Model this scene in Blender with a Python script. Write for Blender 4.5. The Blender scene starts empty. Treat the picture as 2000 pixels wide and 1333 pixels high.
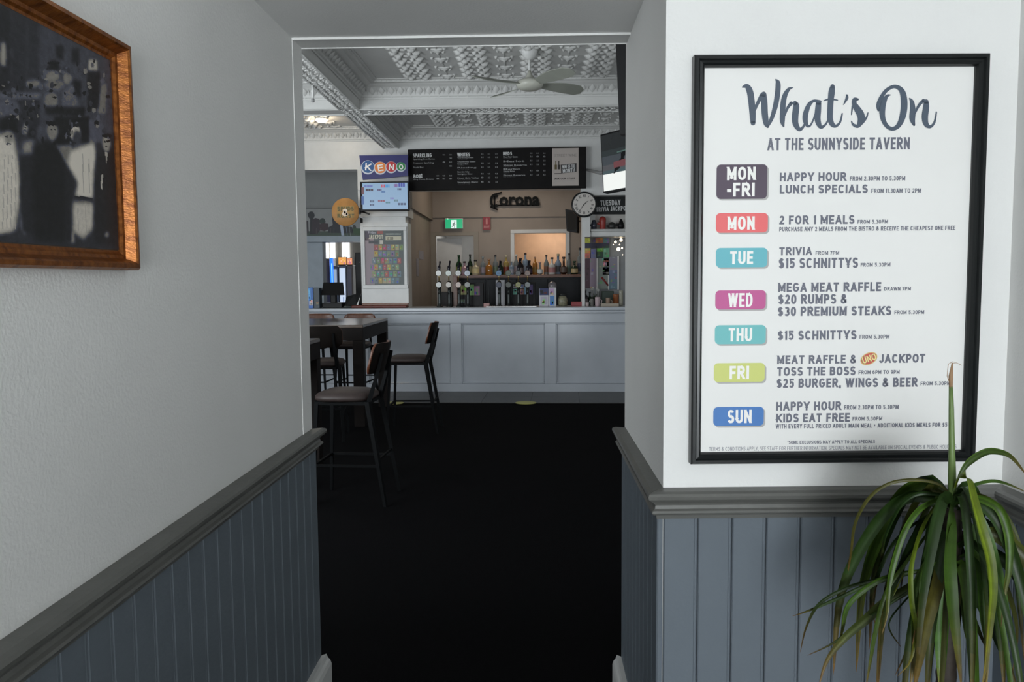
import bpy, math, random
import numpy as np
from mathutils import Vector, Matrix
random.seed(7)
S = bpy.context.scene
C = S.collection
R = math.radians

# ---------------------------------------------------------------- camera
F, CX, CY, H = 1567.0, 1000.0, 666.5, 1.51
def basis(vx=1040.0, vy=545.0, sl=.008):
    y = np.array([vx - CX, -(vy - CY), -F]); r2 = np.array([vx - CX + 1000, -(vy - CY) + 1000 * sl, -F])
    z = np.cross(r2, y); z /= np.linalg.norm(z); y /= np.linalg.norm(y)
    return np.array([np.cross(y, z), y, z]).T
A = basis()
cam = bpy.data.cameras.new('camera'); co = bpy.data.objects.new('camera', cam); C.objects.link(co)
cam.sensor_width = 36; cam.lens = 36 * F / 2000; cam.clip_start = .05
m = Matrix(A.T.tolist()).to_4x4(); m.translation = (0, 0, H); co.matrix_world = m
S.camera = co
# ---------------------------------------------------------------- world, light, exposure
S.view_settings.view_transform = 'Standard'; S.view_settings.look = 'None'
S.view_settings.exposure = 0.0; S.view_settings.gamma = 1; S.view_settings.use_curve_mapping = False
S.cycles.use_denoising = True
w = bpy.data.worlds.new('world'); S.world = w; w.use_nodes = True
w.node_tree.nodes['Background'].inputs[0].default_value = (.55, .65, .8, 1)
w.node_tree.nodes['Background'].inputs[1].default_value = .6
def area(name, loc, rot, sx, sy, power, col=(1, 1, 1)):
    l = bpy.data.lights.new(name, 'AREA'); l.shape = 'RECTANGLE'; l.size = sx; l.size_y = sy; l.energy = power; l.color = col
    o = bpy.data.objects.new(name, l); C.objects.link(o); o.location = loc; o.rotation_euler = [R(a) for a in rot]; return o
DAY = (.91, .97, 1.0)
area('foyer_window_light', (.15, -4.35, 1.05), (88, 0, 0), 1.9, 1.8, 232, DAY)
area('bar_front_window_light', (-3.5, 3.0, 1.75), (100, 0, 0), 2.6, 1.5, 165, DAY)
area('bar_front_window_light', (2.6, 3.0, 1.75), (100, 0, 0), 2.0, 1.5, 38, DAY)
area('bar_side_window_light', (-6.3, 7.0, 1.8), (97, 0, -90), 3.0, 1.5, 80, DAY)
area('adjoining_room_window_light', (-4.2, 16.7, 1.9), (-90, 0, 0), 2.4, 1.6, 35, DAY)
area('kitchen_lamp', (0.35, 14.6, 2.6), (0, 0, 0), .8, .5, 13, (1, .74, .52))
area('hall_lamp', (-1.1, 14.6, 2.7), (0, 0, 0), .5, .5, 8, (1, .97, .92))
area('bar_ceiling_lamp', (-.5, 12.3, 3.4), (0, 0, 0), 1.0, .4, 14, (1, .87, .72))
def lin(c):
    return tuple(((x / 12.92) if x <= .04045 else ((x + .055) / 1.055) ** 2.4) for x in c)
def h8(r, g, b): return lin((r / 255, g / 255, b / 255))
# ---------------------------------------------------------------- materials
MATS = {}
def mat(name, rgb, rough=.6, metal=0.0, noise=.06, scale=8.0, bump=0.0, bscale=60.0, emit=None, es=0.0, glass=0.0, spec=.5, stretch=None, rgb2=None):
    if name in MATS: return MATS[name]
    m = bpy.data.materials.new(name); m.use_nodes = True; nt = m.node_tree; b = nt.nodes['Principled BSDF']
    b.inputs['Roughness'].default_value = rough; b.inputs['Metallic'].default_value = metal
    b.inputs['Specular IOR Level'].default_value = spec
    tc = nt.nodes.new('ShaderNodeTexCoord'); mp = nt.nodes.new('ShaderNodeMapping')
    nt.links.new(tc.outputs['Object'], mp.inputs[0])
    if stretch: mp.inputs['Scale'].default_value = stretch
    n = nt.nodes.new('ShaderNodeTexNoise'); n.inputs['Scale'].default_value = scale; n.inputs['Detail'].default_value = 4
    nt.links.new(mp.outputs[0], n.inputs['Vector'])
    rp = nt.nodes.new('ShaderNodeValToRGB'); rp.color_ramp.elements[0].position = .3; rp.color_ramp.elements[1].position = .7
    c2 = rgb2 if rgb2 else tuple(min(1, c * (1 + noise)) for c in rgb)
    c1 = rgb if rgb2 else tuple(c * (1 - noise) for c in rgb)
    rp.color_ramp.elements[0].color = (*c1, 1); rp.color_ramp.elements[1].color = (*c2, 1)
    nt.links.new(n.outputs['Fac'], rp.inputs[0]); nt.links.new(rp.outputs[0], b.inputs['Base Color'])
    if bump:
        n2 = nt.nodes.new('ShaderNodeTexNoise'); n2.inputs['Scale'].default_value = bscale; n2.inputs['Detail'].default_value = 3
        nt.links.new(mp.outputs[0], n2.inputs['Vector'])
        bp = nt.nodes.new('ShaderNodeBump'); bp.inputs['Strength'].default_value = bump; bp.inputs['Distance'].default_value = .004
        nt.links.new(n2.outputs['Fac'], bp.inputs['Height']); nt.links.new(bp.outputs[0], b.inputs['Normal'])
    if emit: b.inputs['Emission Color'].default_value = (*emit, 1); b.inputs['Emission Strength'].default_value = es
    if glass: b.inputs['Transmission Weight'].default_value = glass; b.inputs['IOR'].default_value = 1.45
    MATS[name] = m; return m
def printmat(name, rough=.5, emit=0.0):
    if name in MATS: return MATS[name]
    m = bpy.data.materials.new(name); m.use_nodes = True; nt = m.node_tree; b = nt.nodes['Principled BSDF']
    a = nt.nodes.new('ShaderNodeAttribute'); a.attribute_name = 'Col'
    b.inputs['Roughness'].default_value = rough
    if emit:
        b.inputs['Base Color'].default_value = (.02, .02, .02, 1)
        nt.links.new(a.outputs['Color'], b.inputs['Emission Color']); b.inputs['Emission Strength'].default_value = emit
    else: nt.links.new(a.outputs['Color'], b.inputs['Base Color'])
    MATS[name] = m; return m
wall_paint = mat('white_wall_paint', (.80, .797, .782), .55, noise=.02, scale=3, bump=.25, bscale=140)
dado_paint = mat('blue_grey_satin_paint', (.142, .165, .190), .5, spec=.1, noise=.04, scale=6, bump=.15, bscale=90)
rail_paint = mat('grey_rail_paint', (.125, .125, .116), .42, noise=.08, scale=12, bump=.15, bscale=60)
ceil_paint = mat('pressed_ceiling_paint', (.60, .60, .585), .6, noise=.04, scale=5)
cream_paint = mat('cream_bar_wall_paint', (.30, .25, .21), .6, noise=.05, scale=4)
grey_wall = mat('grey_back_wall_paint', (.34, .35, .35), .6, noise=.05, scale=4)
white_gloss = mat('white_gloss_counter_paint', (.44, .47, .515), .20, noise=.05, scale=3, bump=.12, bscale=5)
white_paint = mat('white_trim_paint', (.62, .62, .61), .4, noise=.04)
carpet = mat('black_carpet', (.0022, .0021, .0026), .95, noise=.45, scale=160, bump=.5, bscale=300, spec=.05)
tile_m = mat('dark_grey_floor_tile', (.05, .047, .045), .4, noise=.15, scale=9, bump=.1)
black_m = mat('black_plastic', (.006, .006, .007), .45, noise=.2, spec=.2)
black_steel = mat('black_powder_steel', (.0035, .004, .0045), .6, noise=.2, spec=.08)
black_frame = mat('satin_black_frame', (.008, .0095, .010), .3, noise=.1, scale=30, spec=.35)
wood_frame = mat('stained_pine', (.13, .036, .008), .30, .5, scale=14, stretch=(6, 1, 6), rgb2=(.34, .12, .026), bump=.15, spec=.3)
dark_wood = mat('dark_table_wood', (.045, .028, .018), .26, scale=8, stretch=(1, 8, 8), rgb2=(.085, .055, .036))
leg_wood = mat('near_black_table_wood', (.006, .0045, .004), .6, scale=8, spec=.12, rgb2=(.010, .007, .006))
ply_wood = mat('brown_bent_plywood', (.070, .022, .010), .35, scale=8, stretch=(8, 8, 1), rgb2=(.11, .038, .018))
pad_m = mat('brown_vinyl_pad', (.036, .026, .024), .5, spec=.3, noise=.15, scale=20)
shelf_wood = mat('red_brown_shelf_wood', (.11, .035, .016), .35, scale=8, stretch=(1, 8, 8), rgb2=(.17, .06, .026))
chrome = mat('brushed_steel', (.55, .55, .55), .25, 1.0)
chrome_d = mat('dark_steel', (.045, .05, .05), .4, .8)
fan_m = mat('white_fan_plastic', (.50, .50, .44), .4, noise=.03)
fan_b = mat('grey_fan_blade', (.30, .31, .27), .5, noise=.05)
paper_m = mat('matte_poster_paper', (.84, .83, .81), .45, noise=.02, scale=2)
PR = printmat('printed_ink'); PRG = printmat('printed_ink_gloss', .2)
# ---------------------------------------------------------------- block lettering drawn with pen strokes
def arc(cx, cy, rx, ry, a0, a1, n=0):
    n = n or max(4, int(abs(a1 - a0) / 18)); out = []
    for k in range(n + 1):
        a = R(a0 + (a1 - a0) * k / n); c, s = math.cos(a), math.sin(a); e = .86
        out.append((cx + rx * math.copysign(abs(c) ** e, c), cy + ry * math.copysign(abs(s) ** e, s)))
    return out
_v = [('l', [(0, 0), (0, 1)])]
FONT = {' ': (.26, []), 'A': (.76, [('d', [(0, 0), (.5, 1)]), ('d', [(.5, 1), (1, 0)]), ('n', [(.2, .27), (.8, .27)])]),
 'B': (.68, _v + [('n', [(0, 1), (.5, 1)] + arc(.5, .76, .42, .24, 90, -90) + [(0, .52)]), ('n', [(0, .52), (.5, .52)] + arc(.5, .26, .5, .26, 90, -90) + [(0, 0)])]),
 'C': (.72, [('n', arc(.5, .5, .5, .5, 38, 322))]), 'D': (.72, _v + [('n', [(0, 1), (.35, 1)] + arc(.35, .5, .65, .5, 90, -90) + [(0, 0)])]),
 'E': (.60, _v + [('l', [(0, 1), (1, 1)]), ('l', [(0, .5), (.88, .5)]), ('l', [(0, 0), (1, 0)])]), 'F': (.58, _v + [('l', [(0, 1), (1, 1)]), ('l', [(0, .48), (.88, .48)])]),
 'G': (.76, [('n', arc(.5, .5, .5, .5, 38, 355)), ('l', [(.58, .46), (1, .46)])]), 'H': (.72, _v + [('l', [(1, 0), (1, 1)]), ('n', [(0, .5), (1, .5)])]), 'I': (.0, _v),
 'J': (.56, [('e', [(1, 1), (1, .3)] + arc(.5, .3, .5, .3, 0, -165))]), 'K': (.72, _v + [('d', [(0, .36), (1, 1)]), ('d', [(.3, .56), (1, 0)])]), 'L': (.56, _v + [('l', [(0, 0), (1, 0)])]),
 'M': (.86, _v + [('l', [(1, 0), (1, 1)]), ('d', [(0, 1), (.5, .22)]), ('d', [(.5, .22), (1, 1)])]), 'N': (.72, _v + [('l', [(1, 0), (1, 1)]), ('d', [(0, 1), (1, 0)])]),
 'O': (.76, [('n', arc(.5, .5, .5, .5, 0, 360))]), 'P': (.66, _v + [('n', [(0, 1), (.5, 1)] + arc(.5, .72, .5, .28, 90, -90) + [(0, .44)])]), 'Q': (.76, [('n', arc(.5, .5, .5, .5, 0, 360)), ('d', [(.6, .25), (1, 0)])]),
 'R': (.70, _v + [('n', [(0, 1), (.5, 1)] + arc(.5, .73, .47, .27, 90, -90) + [(0, .46)]), ('d', [(.5, .46), (1, 0)])]),
 'S': (.66, [('n', arc(.5, .75, .47, .25, 20, 270) + arc(.5, .25, .5, .25, 90, -160))]), 'T': (.66, [('l', [(0, 1), (1, 1)]), ('l', [(.5, 0), (.5, 1)])]),
 'U': (.72, [('e', [(0, 1), (0, .32)] + arc(.5, .32, .5, .32, 180, 360) + [(1, 1)])]), 'V': (.74, [('d', [(0, 1), (.5, 0)]), ('d', [(.5, 0), (1, 1)])]),
 'W': (1.08, [('d', [(0, 1), (.25, 0)]), ('d', [(.25, 0), (.5, 1)]), ('d', [(.5, 1), (.75, 0)]), ('d', [(.75, 0), (1, 1)])]), 'X': (.72, [('d', [(0, 0), (1, 1)]), ('d', [(0, 1), (1, 0)])]),
 'Y': (.72, [('d', [(0, 1), (.5, .42)]), ('d', [(1, 1), (.5, .42)]), ('l', [(.5, 0), (.5, .44)])]), 'Z': (.66, [('l', [(0, 1), (1, 1)]), ('l', [(0, 0), (1, 0)]), ('d', [(0, 0), (1, 1)])]),
 '0': (.64, [('n', arc(.5, .5, .5, .5, 0, 360))]), '1': (.34, [('l', [(1, 0), (1, 1)]), ('n', [(1, 1), (0, .8)])]), '2': (.60, [('n', arc(.5, .72, .46, .28, 165, -25) + [(.05, .02)]), ('l', [(0, 0), (1, 0)])]),
 '3': (.62, [('n', arc(.5, .76, .44, .24, 150, -90) + arc(.5, .26, .5, .26, 90, -155))]), '4': (.68, [('l', [(.75, 0), (.75, 1)]), ('n', [(.75, 1), (0, .28)]), ('l', [(0, .28), (1, .28)])]),
 '5': (.62, [('l', [(.1, 1), (.92, 1)]), ('n', [(.12, 1), (.06, .5)] + arc(.48, .32, .5, .32, 130, -155))]), '6': (.64, [('n', arc(.5, .3, .5, .3, 0, 360)), ('n', arc(.62, .45, .62, .55, 80, 190))]),
 '7': (.60, [('l', [(0, 1), (1, 1)]), ('d', [(1, 1), (.3, 0)])]), '8': (.64, [('n', arc(.5, .76, .44, .24, 0, 360)), ('n', arc(.5, .26, .5, .26, 0, 360))]), '9': (.64, [('n', arc(.5, .7, .5, .3, 0, 360)), ('n', arc(.38, .55, .62, .55, 10, -100))]),
 '$': (.64, [('n', arc(.5, .73, .47, .21, 20, 270) + arc(.5, .27, .5, .25, 90, -160)), ('l', [(.5, 0), (.5, 1)])]), '.': (.0, [('l', [(0, 0), (0, .002)])]), ',': (.0, [('l', [(0, -.14), (0, .03)])]), '-': (.36, [('l', [(0, .42), (1, .42)])]),
 '+': (.5, [('n', [(0, .5), (1, .5)]), ('n', [(.5, .25), (.5, .75)])]), '*': (.3, [('n', [(0, .7), (1, 1)]), ('n', [(0, 1), (1, .7)])]),
 '&': (.78, [('n', [(1, 0), (.2, .68)] + arc(.42, .80, .26, .20, 200, -20) + [(.15, .42)] + arc(.38, .24, .38, .24, 150, 330) + [(.92, .46)])])}
def pen_text(mb, t, x0, x1, z0, z1, y, col, tf=.19, rot=0):
    W, Hh = x1 - x0, z1 - z0; th = tf * Hh; n = len(t); nat = sum(FONT[c][0] for c in t); nI = sum(1 for c in t if FONT[c][0] == 0)
    cond = max(.12, (W - nI * th) / (Hh * (nat + .14 * (n - 1) + 1e-6))); th = min(th, .215 * Hh * cond + .02 * Hh)
    cond = max(.12, (W - nI * th) / (Hh * (nat + .14 * (n - 1) + 1e-6))) if nat else 1; step = .14 * Hh * cond; x = 0 if nat else (W - th) / 2; ca, sa = math.cos(R(rot)), math.sin(R(rot))
    def out(px, pz): px -= W / 2; pz -= Hh / 2; return ((x0 + x1) / 2 + ca * px - sa * pz, y - lay * .00004, (z0 + z1) / 2 + sa * px + ca * pz)
    def clip(poly, lo, hi):
        for sgn, lim in ((1, lo), (-1, -hi)):
            res = []
            for i in range(len(poly)):
                a, b = poly[i], poly[(i + 1) % len(poly)]; da, db = sgn * a[1] - lim, sgn * b[1] - lim
                if da >= 0: res.append(a)
                if da * db < 0: k = da / (da - db); res.append((a[0] + (b[0] - a[0]) * k, a[1] + (b[1] - a[1]) * k))
            poly = res
            if len(poly) < 3: return poly
        return poly
    lay = 0
    for c in t:
        w, strokes = FONT[c]; cw_ = w * Hh * cond if w else th; iw, ih = max(cw_ - th, 0), Hh - th
        for kind, P in strokes:
            lay = (lay + 1) % 4
            Q = [np.array([x + th / 2 + u * iw, th / 2 + v * ih]) for u, v in P]; L = len(Q)
            if kind in 'ld' and L == 2:
                d = Q[1] - Q[0]; d = d / (np.linalg.norm(d) + 1e-12); ex = th * (.5 if kind == 'l' else .9); Q = [Q[0] - d * ex, Q[1] + d * ex]
            if kind == 'e': d = Q[0] - Q[1]; Q[0] = Q[0] + d / np.linalg.norm(d) * th / 2
            if kind == 'e' and P[-1][1] == 1: d = Q[-1] - Q[-2]; Q[-1] = Q[-1] + d / np.linalg.norm(d) * th / 2
            lf, rt = [], []
            closed = L > 3 and np.linalg.norm(Q[0] - Q[-1]) < 1e-6
            for i in range(len(Q)):
                pa = Q[i - 1] if i else (Q[-2] if closed else None); nb = Q[i + 1] if i < len(Q) - 1 else (Q[1] if closed else None)
                d1 = (Q[i] - pa) if pa is not None else (nb - Q[i]); d2 = (nb - Q[i]) if nb is not None else d1
                d1 = d1 / (np.linalg.norm(d1) + 1e-12); d2 = d2 / (np.linalg.norm(d2) + 1e-12); m_ = d1 + d2; ml = np.linalg.norm(m_)
                m_ = d1 if ml < .3 else m_ / ml; nn = np.array([-m_[1], m_[0]]); k = 1 / max(.6, float(np.dot(nn, np.array([-d1[1], d1[0]])))); lf.append(Q[i] + nn * th / 2 * k); rt.append(Q[i] - nn * th / 2 * k)
            for i in range(len(Q) - 1):
                poly = [tuple(lf[i]), tuple(rt[i]), tuple(rt[i + 1]), tuple(lf[i + 1])]
                if kind == 'd': poly = clip(poly, 0, Hh)
                if len(poly) >= 3: mb.add([out(*p) for p in poly], [tuple(range(len(poly)))], col)
        x += cw_ + step
    return mb
# ---------------------------------------------------------------- mesh helper
WM = {}
def link(o, parent=None):
    C.objects.link(o)
    if parent is not None: o.parent = parent
    WM[o] = WM[parent].copy() if parent is not None else None
class MB:
    def __init__(s): s.v = []; s.f = []; s.c = []; s.smooth = []
    def add(s, vs, fs, col=None, sm=False):
        n = len(s.v); s.v += [tuple(p) for p in vs]
        for f in fs: s.f.append([i + n for i in f]); s.c.append(col); s.smooth.append(sm)
        return s
    def box(s, x0, y0, z0, x1, y1, z1, col=None):
        v = [(x, y, z) for z in (z0, z1) for y in (y0, y1) for x in (x0, x1)]
        return s.add(v, [(0, 2, 3, 1), (4, 5, 7, 6), (0, 1, 5, 4), (2, 6, 7, 3), (0, 4, 6, 2), (1, 3, 7, 5)], col)
    def bev(s, x0, y0, z0, x1, y1, z1, b, col=None):
        x0, x1 = min(x0, x1), max(x0, x1); y0, y1 = min(y0, y1), max(y0, y1); z0, z1 = min(z0, z1), max(z0, z1)
        b = min(b, (x1 - x0) * .45, (y1 - y0) * .45, (z1 - z0) * .45)
        import itertools
        n = len(s.v); idx = {}; vs = []
        for sx, sy, sz in itertools.product((0, 1), repeat=3):
            cx, cy, cz = (x0, x1)[sx], (y0, y1)[sy], (z0, z1)[sz]
            dx, dy, dz = b * (1 - 2 * sx), b * (1 - 2 * sy), b * (1 - 2 * sz)
            for a, p in enumerate(((cx, cy + dy, cz + dz), (cx + dx, cy, cz + dz), (cx + dx, cy + dy, cz))):
                idx[(sx, sy, sz, a)] = len(vs); vs.append(p)
        fs = []
        for a in range(3):
            o = [i for i in range(3) if i != a]
            for sd in (0, 1):
                q = []
                for k in ((0, 0), (1, 0), (1, 1), (0, 1)):
                    t = [0, 0, 0]; t[a] = sd; t[o[0]] = k[0]; t[o[1]] = k[1]; q.append(idx[(*t, a)])
                fs.append(q)
        for a in range(3):
            o = [i for i in range(3) if i != a]
            for k in ((0, 0), (0, 1), (1, 0), (1, 1)):
                t0 = [0, 0, 0]; t1 = [0, 0, 0]; t0[a] = 0; t1[a] = 1
                for t in (t0, t1): t[o[0]] = k[0]; t[o[1]] = k[1]
                fs.append([idx[(*t0, o[0])], idx[(*t1, o[0])], idx[(*t1, o[1])], idx[(*t0, o[1])]])
        for sx, sy, sz in itertools.product((0, 1), repeat=3): fs.append([idx[(sx, sy, sz, a)] for a in range(3)])
        return s.add(vs, fs, col)
    def quad(s, a, b, c, d, col=None): return s.add([a, b, c, d], [(0, 1, 2, 3)], col)
    def rect(s, x0, z0, x1, z1, y, col): return s.quad((x0, y, z0), (x1, y, z0), (x1, y, z1), (x0, y, z1), col)
    def lathe(s, prof, n=16, c=(0, 0, 0), ax='z', col=None, sm=True):
        vs = []
        for r, z in prof:
            for k in range(n):
                a = 2 * math.pi * k / n; p = (r * math.cos(a), r * math.sin(a), z)
                if ax == 'y': p = (p[0], p[2], p[1])
                if ax == 'x': p = (p[2], p[0], p[1])
                vs.append((p[0] + c[0], p[1] + c[1], p[2] + c[2]))
        fs = [(i * n + k, i * n + (k + 1) % n, (i + 1) * n + (k + 1) % n, (i + 1) * n + k) for i in range(len(prof) - 1) for k in range(n)]
        fs += [tuple(range(n))[::-1], tuple(range((len(prof) - 1) * n, len(prof) * n))]
        return s.add(vs, fs, col, sm)
    def disc(s, cx, cz, r, y, col, n=24, rx=None):
        rx = rx or r
        return s.add([(cx + rx * math.cos(2 * math.pi * k / n), y, cz + r * math.sin(2 * math.pi * k / n)) for k in range(n)], [tuple(range(n))], col)
    def tube(s, pts, r, n=8, col=None, flat=None):
        pts = [Vector(p) for p in pts]; rr = r if isinstance(r, (list, tuple)) else [r] * len(pts); vs = []
        up = Vector((0, 0, 1)); prev = None
        for i, p in enumerate(pts):
            t = (pts[min(i + 1, len(pts) - 1)] - pts[max(i - 1, 0)]).normalized()
            if prev is None:
                u = t.cross(up); u = u if u.length > .1 else t.cross(Vector((1, 0, 0)))
            else: u = prev - t * prev.dot(t)
            u.normalize(); prev = u; q = t.cross(u)
            for k in range(n):
                a = 2 * math.pi * (k + .5) / n
                vs.append(p + (u * math.cos(a) + q * math.sin(a) * (flat or 1)) * rr[i])
        fs = [(i * n + k, i * n + (k + 1) % n, (i + 1) * n + (k + 1) % n, (i + 1) * n + k) for i in range(len(pts) - 1) for k in range(n)]
        fs += [tuple(range(n))[::-1], tuple(range((len(pts) - 1) * n, len(pts) * n))]
        return s.add(vs, fs, col, n > 4)
    def prism(s, poly, y0, y1, col=None):   # polygon in XZ, extruded along Y
        n = len(poly); vs = [(x, y0, z) for x, z in poly] + [(x, y1, z) for x, z in poly]
        return s.add(vs, [tuple(range(n)), tuple(range(n, 2 * n))[::-1]] + [(k, k + n, (k + 1) % n + n, (k + 1) % n) for k in range(n)], col)
    def sweep(s, prof, p0, p1, out):        # profile (d outwards, z) swept from p0 to p1
        n = len(prof); vs = []
        for p in (p0, p1):
            for d, z in prof: vs.append((p[0] + out[0] * d, p[1] + out[1] * d, z + (p[2] if len(p) > 2 else 0)))
        return s.add(vs, [(k, (k + 1) % n, (k + 1) % n + n, k + n) for k in range(n)] + [tuple(range(n))[::-1], tuple(range(n, 2 * n))])
    def text(s, t, x0, x1, z0, z1, y, col, bold=.0, rot=0, shear=0):
        if all(c in FONT for c in t): return pen_text(s, t, x0, x1, z0, z1, y, col, .13 + bold * 2.4, rot)
        cu = bpy.data.curves.new('t', 'FONT'); cu.body = t; cu.size = 1; cu.offset = bold; cu.resolution_u = 2; cu.fill_mode = 'FRONT'; cu.shear = shear
        o = bpy.data.objects.new('t', cu); me = bpy.data.meshes.new_from_object(o)
        if len(me.vertices):
            P = np.array([v.co[:2] for v in me.vertices]); mn, mx = P.min(0), P.max(0); d = np.maximum(mx - mn, 1e-6)
            Q = (P - mn) / d - .5; wx, wz = (x1 - x0), (z1 - z0); cx, cz = (x0 + x1) / 2, (z0 + z1) / 2
            ca, sa = math.cos(R(rot)), math.sin(R(rot)); vs = [(cx + ca * q[0] * wx - sa * q[1] * wz, y, cz + sa * q[0] * wx + ca * q[1] * wz) for q in Q]
            s.add(vs, [tuple(f.vertices) for f in me.polygons], col)
        bpy.data.meshes.remove(me); bpy.data.objects.remove(o); bpy.data.curves.remove(cu); return s
    def stroke(s, pts, y, col, sc, n=7):    # brush stroke of varying width; pts (x,z,w)
        P = []; L = len(pts)
        for i in range(L - 1):
            p0, p1, p2, p3 = [np.array(pts[min(max(j, 0), L - 1)], float) for j in (i - 1, i, i + 1, i + 2)]
            for k in range(n):
                t = k / n; P.append(.5 * ((2 * p1) + (p2 - p0) * t + (2 * p0 - 5 * p1 + 4 * p2 - p3) * t * t + (3 * p1 - p0 - 3 * p2 + p3) * t ** 3))
        P.append(np.array(pts[-1], float)); P = np.array(P); T = np.gradient(P[:, :2], axis=0); T /= np.linalg.norm(T, axis=1)[:, None] + 1e-9
        N = np.stack([-T[:, 1], T[:, 0]], 1); wd = np.maximum(P[:, 2], 1)[:, None] / 2
        a, b = P[:, :2] + N * wd, P[:, :2] - N * wd; vs = []
        for p, q in zip(a, b): vs += [sc(p[0], p[1], y), sc(q[0], q[1], y)]
        s.add(vs, [(2 * i, 2 * i + 1, 2 * i + 3, 2 * i + 2) for i in range(len(P) - 1)], col)
        for e in (0, -1):
            c, r = P[e, :2], wd[e, 0] * .98
            s.add([sc(c[0] + r * math.cos(k * .6283), c[1] + r * math.sin(k * .6283), y) for k in range(10)], [tuple(range(10))], col)
    def mesh(s, name, m, shade=None):
        me = bpy.data.meshes.new(name); me.from_pydata(s.v, [], s.f)
        if any(c is not None for c in s.c):
            at = me.color_attributes.new('Col', 'FLOAT_COLOR', 'CORNER'); arr = []
            for f, c in zip(s.f, s.c): arr += list((*(c or (.5, .5, .5)), 1)) * len(f)
            at.data.foreach_set('color', arr)
        for p, sm in zip(me.polygons, s.smooth): p.use_smooth = sm if shade is None else shade
        if m: me.materials.append(m)
        me.update(); return me
    def build(s, name, m, parent=None, loc=None, world=False, kind=None, label=None, shade=None):
        if world and parent is not None:
            inv = WM[parent].inverted(); s.v = [tuple(inv @ Vector(p)) for p in s.v]
        o = bpy.data.objects.new(name, s.mesh(name, m, shade)); C.objects.link(o)
        if parent is not None: o.parent = parent; WM[o] = WM[parent].copy()
        else: WM[o] = Matrix.Translation(loc or (0, 0, 0))
        if loc: o.location = loc
        if kind: o['kind'] = kind
        if label: o['label'] = label
        return o
def tag(o, label, cat, group=None):
    o['label'] = label; o['category'] = cat
    if group: o['group'] = group
    return o
def thing(name, label, cat, loc=(0, 0, 0), rz=0, group=None):
    o = bpy.data.objects.new(name, None); C.objects.link(o); o.location = loc; o.rotation_euler = (0, 0, rz); o.empty_display_size = .05
    WM[o] = Matrix.Translation(loc) @ Matrix.Rotation(rz, 4, 'Z'); return tag(o, label, cat, group)
def struct(name, mb, m, parent=None): return mb.build(name, m, parent, kind='structure')
def ray(u, v): return A.T @ np.array([u - CX, -(v - CY), -F])
def at(u, v, Y): d = ray(u, v); d = d * (Y / d[1]); return Vector((d[0], d[1], d[2] + H))
def atx(u, v, X): d = ray(u, v); d = d * (X / d[0]); return Vector((d[0], d[1], d[2] + H))
class PL:        # an upright plane: origin and turn about z; px() gives local (along, depth, up)
    def __init__(s, u, v, Y, deg=0):
        s.o = at(u, v, Y); s.rz = R(deg); s.x = np.array([math.cos(s.rz), math.sin(s.rz), 0]); s.n = np.array([-math.sin(s.rz), math.cos(s.rz), 0])
    def px(s, u, v, off=0.0):
        d = ray(u, v); c = np.array([0, 0, H]); o = np.array(s.o) + s.n * off
        t = np.dot(o - c, s.n) / np.dot(d, s.n); p = c + d * t - np.array(s.o)
        return (float(np.dot(p, s.x)), off, float(p[2]))
    def thing(s, name, label, cat, group=None): return thing(name, label, cat, tuple(s.o), s.rz, group)
    def box(s, mb, u0, v0, u1, v1, y0, y1, b=.002, col=None):
        um, vm = (u0 + u1) / 2, (v0 + v1) / 2
        a, c = s.px(u0, vm, y0)[0], s.px(u1, vm, y0)[0]; t, e = s.px(um, v0, y0)[2], s.px(um, v1, y0)[2]
        return mb.bev(a, y0, e, c, y1, t, b, col)
    def rect(s, mb, u0, v0, u1, v1, y, col):
        um, vm = (u0 + u1) / 2, (v0 + v1) / 2
        return mb.rect(s.px(u0, vm, y)[0], s.px(um, v1, y)[2], s.px(u1, vm, y)[0], s.px(um, v0, y)[2], y, col)
    def text(s, mb, t, u0, v0, u1, v1, y, col, bold=.02, rot=0, shear=0):
        um, vm = (u0 + u1) / 2, (v0 + v1) / 2
        return mb.text(t, s.px(u0, vm, y)[0], s.px(u1, vm, y)[0], s.px(um, v1, y)[2], s.px(um, v0, y)[2], y, col, bold, rot, shear)
def copy_tree(o, parent=None):
    c = o.copy(); C.objects.link(c); c.parent = parent
    for ch in list(o.children): copy_tree(ch, c)
    return c

# ================================================================= THE SETTING
XL, XR, YE, ZP = -.765, .315, 2.72, 2.285          # passage: left face, right face, far end, soffit
struct('floor', MB().box(-6.5, -5, -.1, 4.2, 17.5, 0), carpet)
wl = struct('wall_left', MB().box(-1.0, -4.6, 0, XL, YE, 3.1), wall_paint)
wb = struct('wall_front', MB().box(-1.0, -4.8, 0, 1.4, -4.6, .15).box(-1.0, -4.8, .15, -.65, -4.6, 3.1).box(1.3, -4.8, .15, 1.4, -4.6, 3.1).box(-.65, -4.8, 2.5, 1.3, -4.6, 3.1), wall_paint)
POX, POY, PRZ = XR, 1.93, 2.0                      # poster wall turned two degrees
pc, ps = math.cos(R(PRZ)), math.sin(R(PRZ))
def pw(a, d=0.0): return (POX + a * pc - d * ps, POY + a * ps + d * pc)   # along, depth
q0, q1 = pw(0), pw(.83)
wpost = MB()
poly = [(XR, POY), q1, (q1[0], YE), (XR, YE)]
wpost.add([(x, y, z) for z in (0, 3.1) for x, y in poly], [(0, 1, 2, 3), (7, 6, 5, 4), (0, 4, 5, 1), (1, 5, 6, 2), (2, 6, 7, 3), (3, 7, 4, 0)])
wp = struct('wall_back', wpost, wall_paint)
wr = struct('wall_right', MB().box(q1[0], -4.6, 0, q1[0] + .15, YE, 3.1), wall_paint)
struct('ceiling', MB().box(-1.0, -4.8, 3.1, 1.4, YE, 3.25), mat('grey_foyer_ceiling', (.32, .32, .31), .6))
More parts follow.
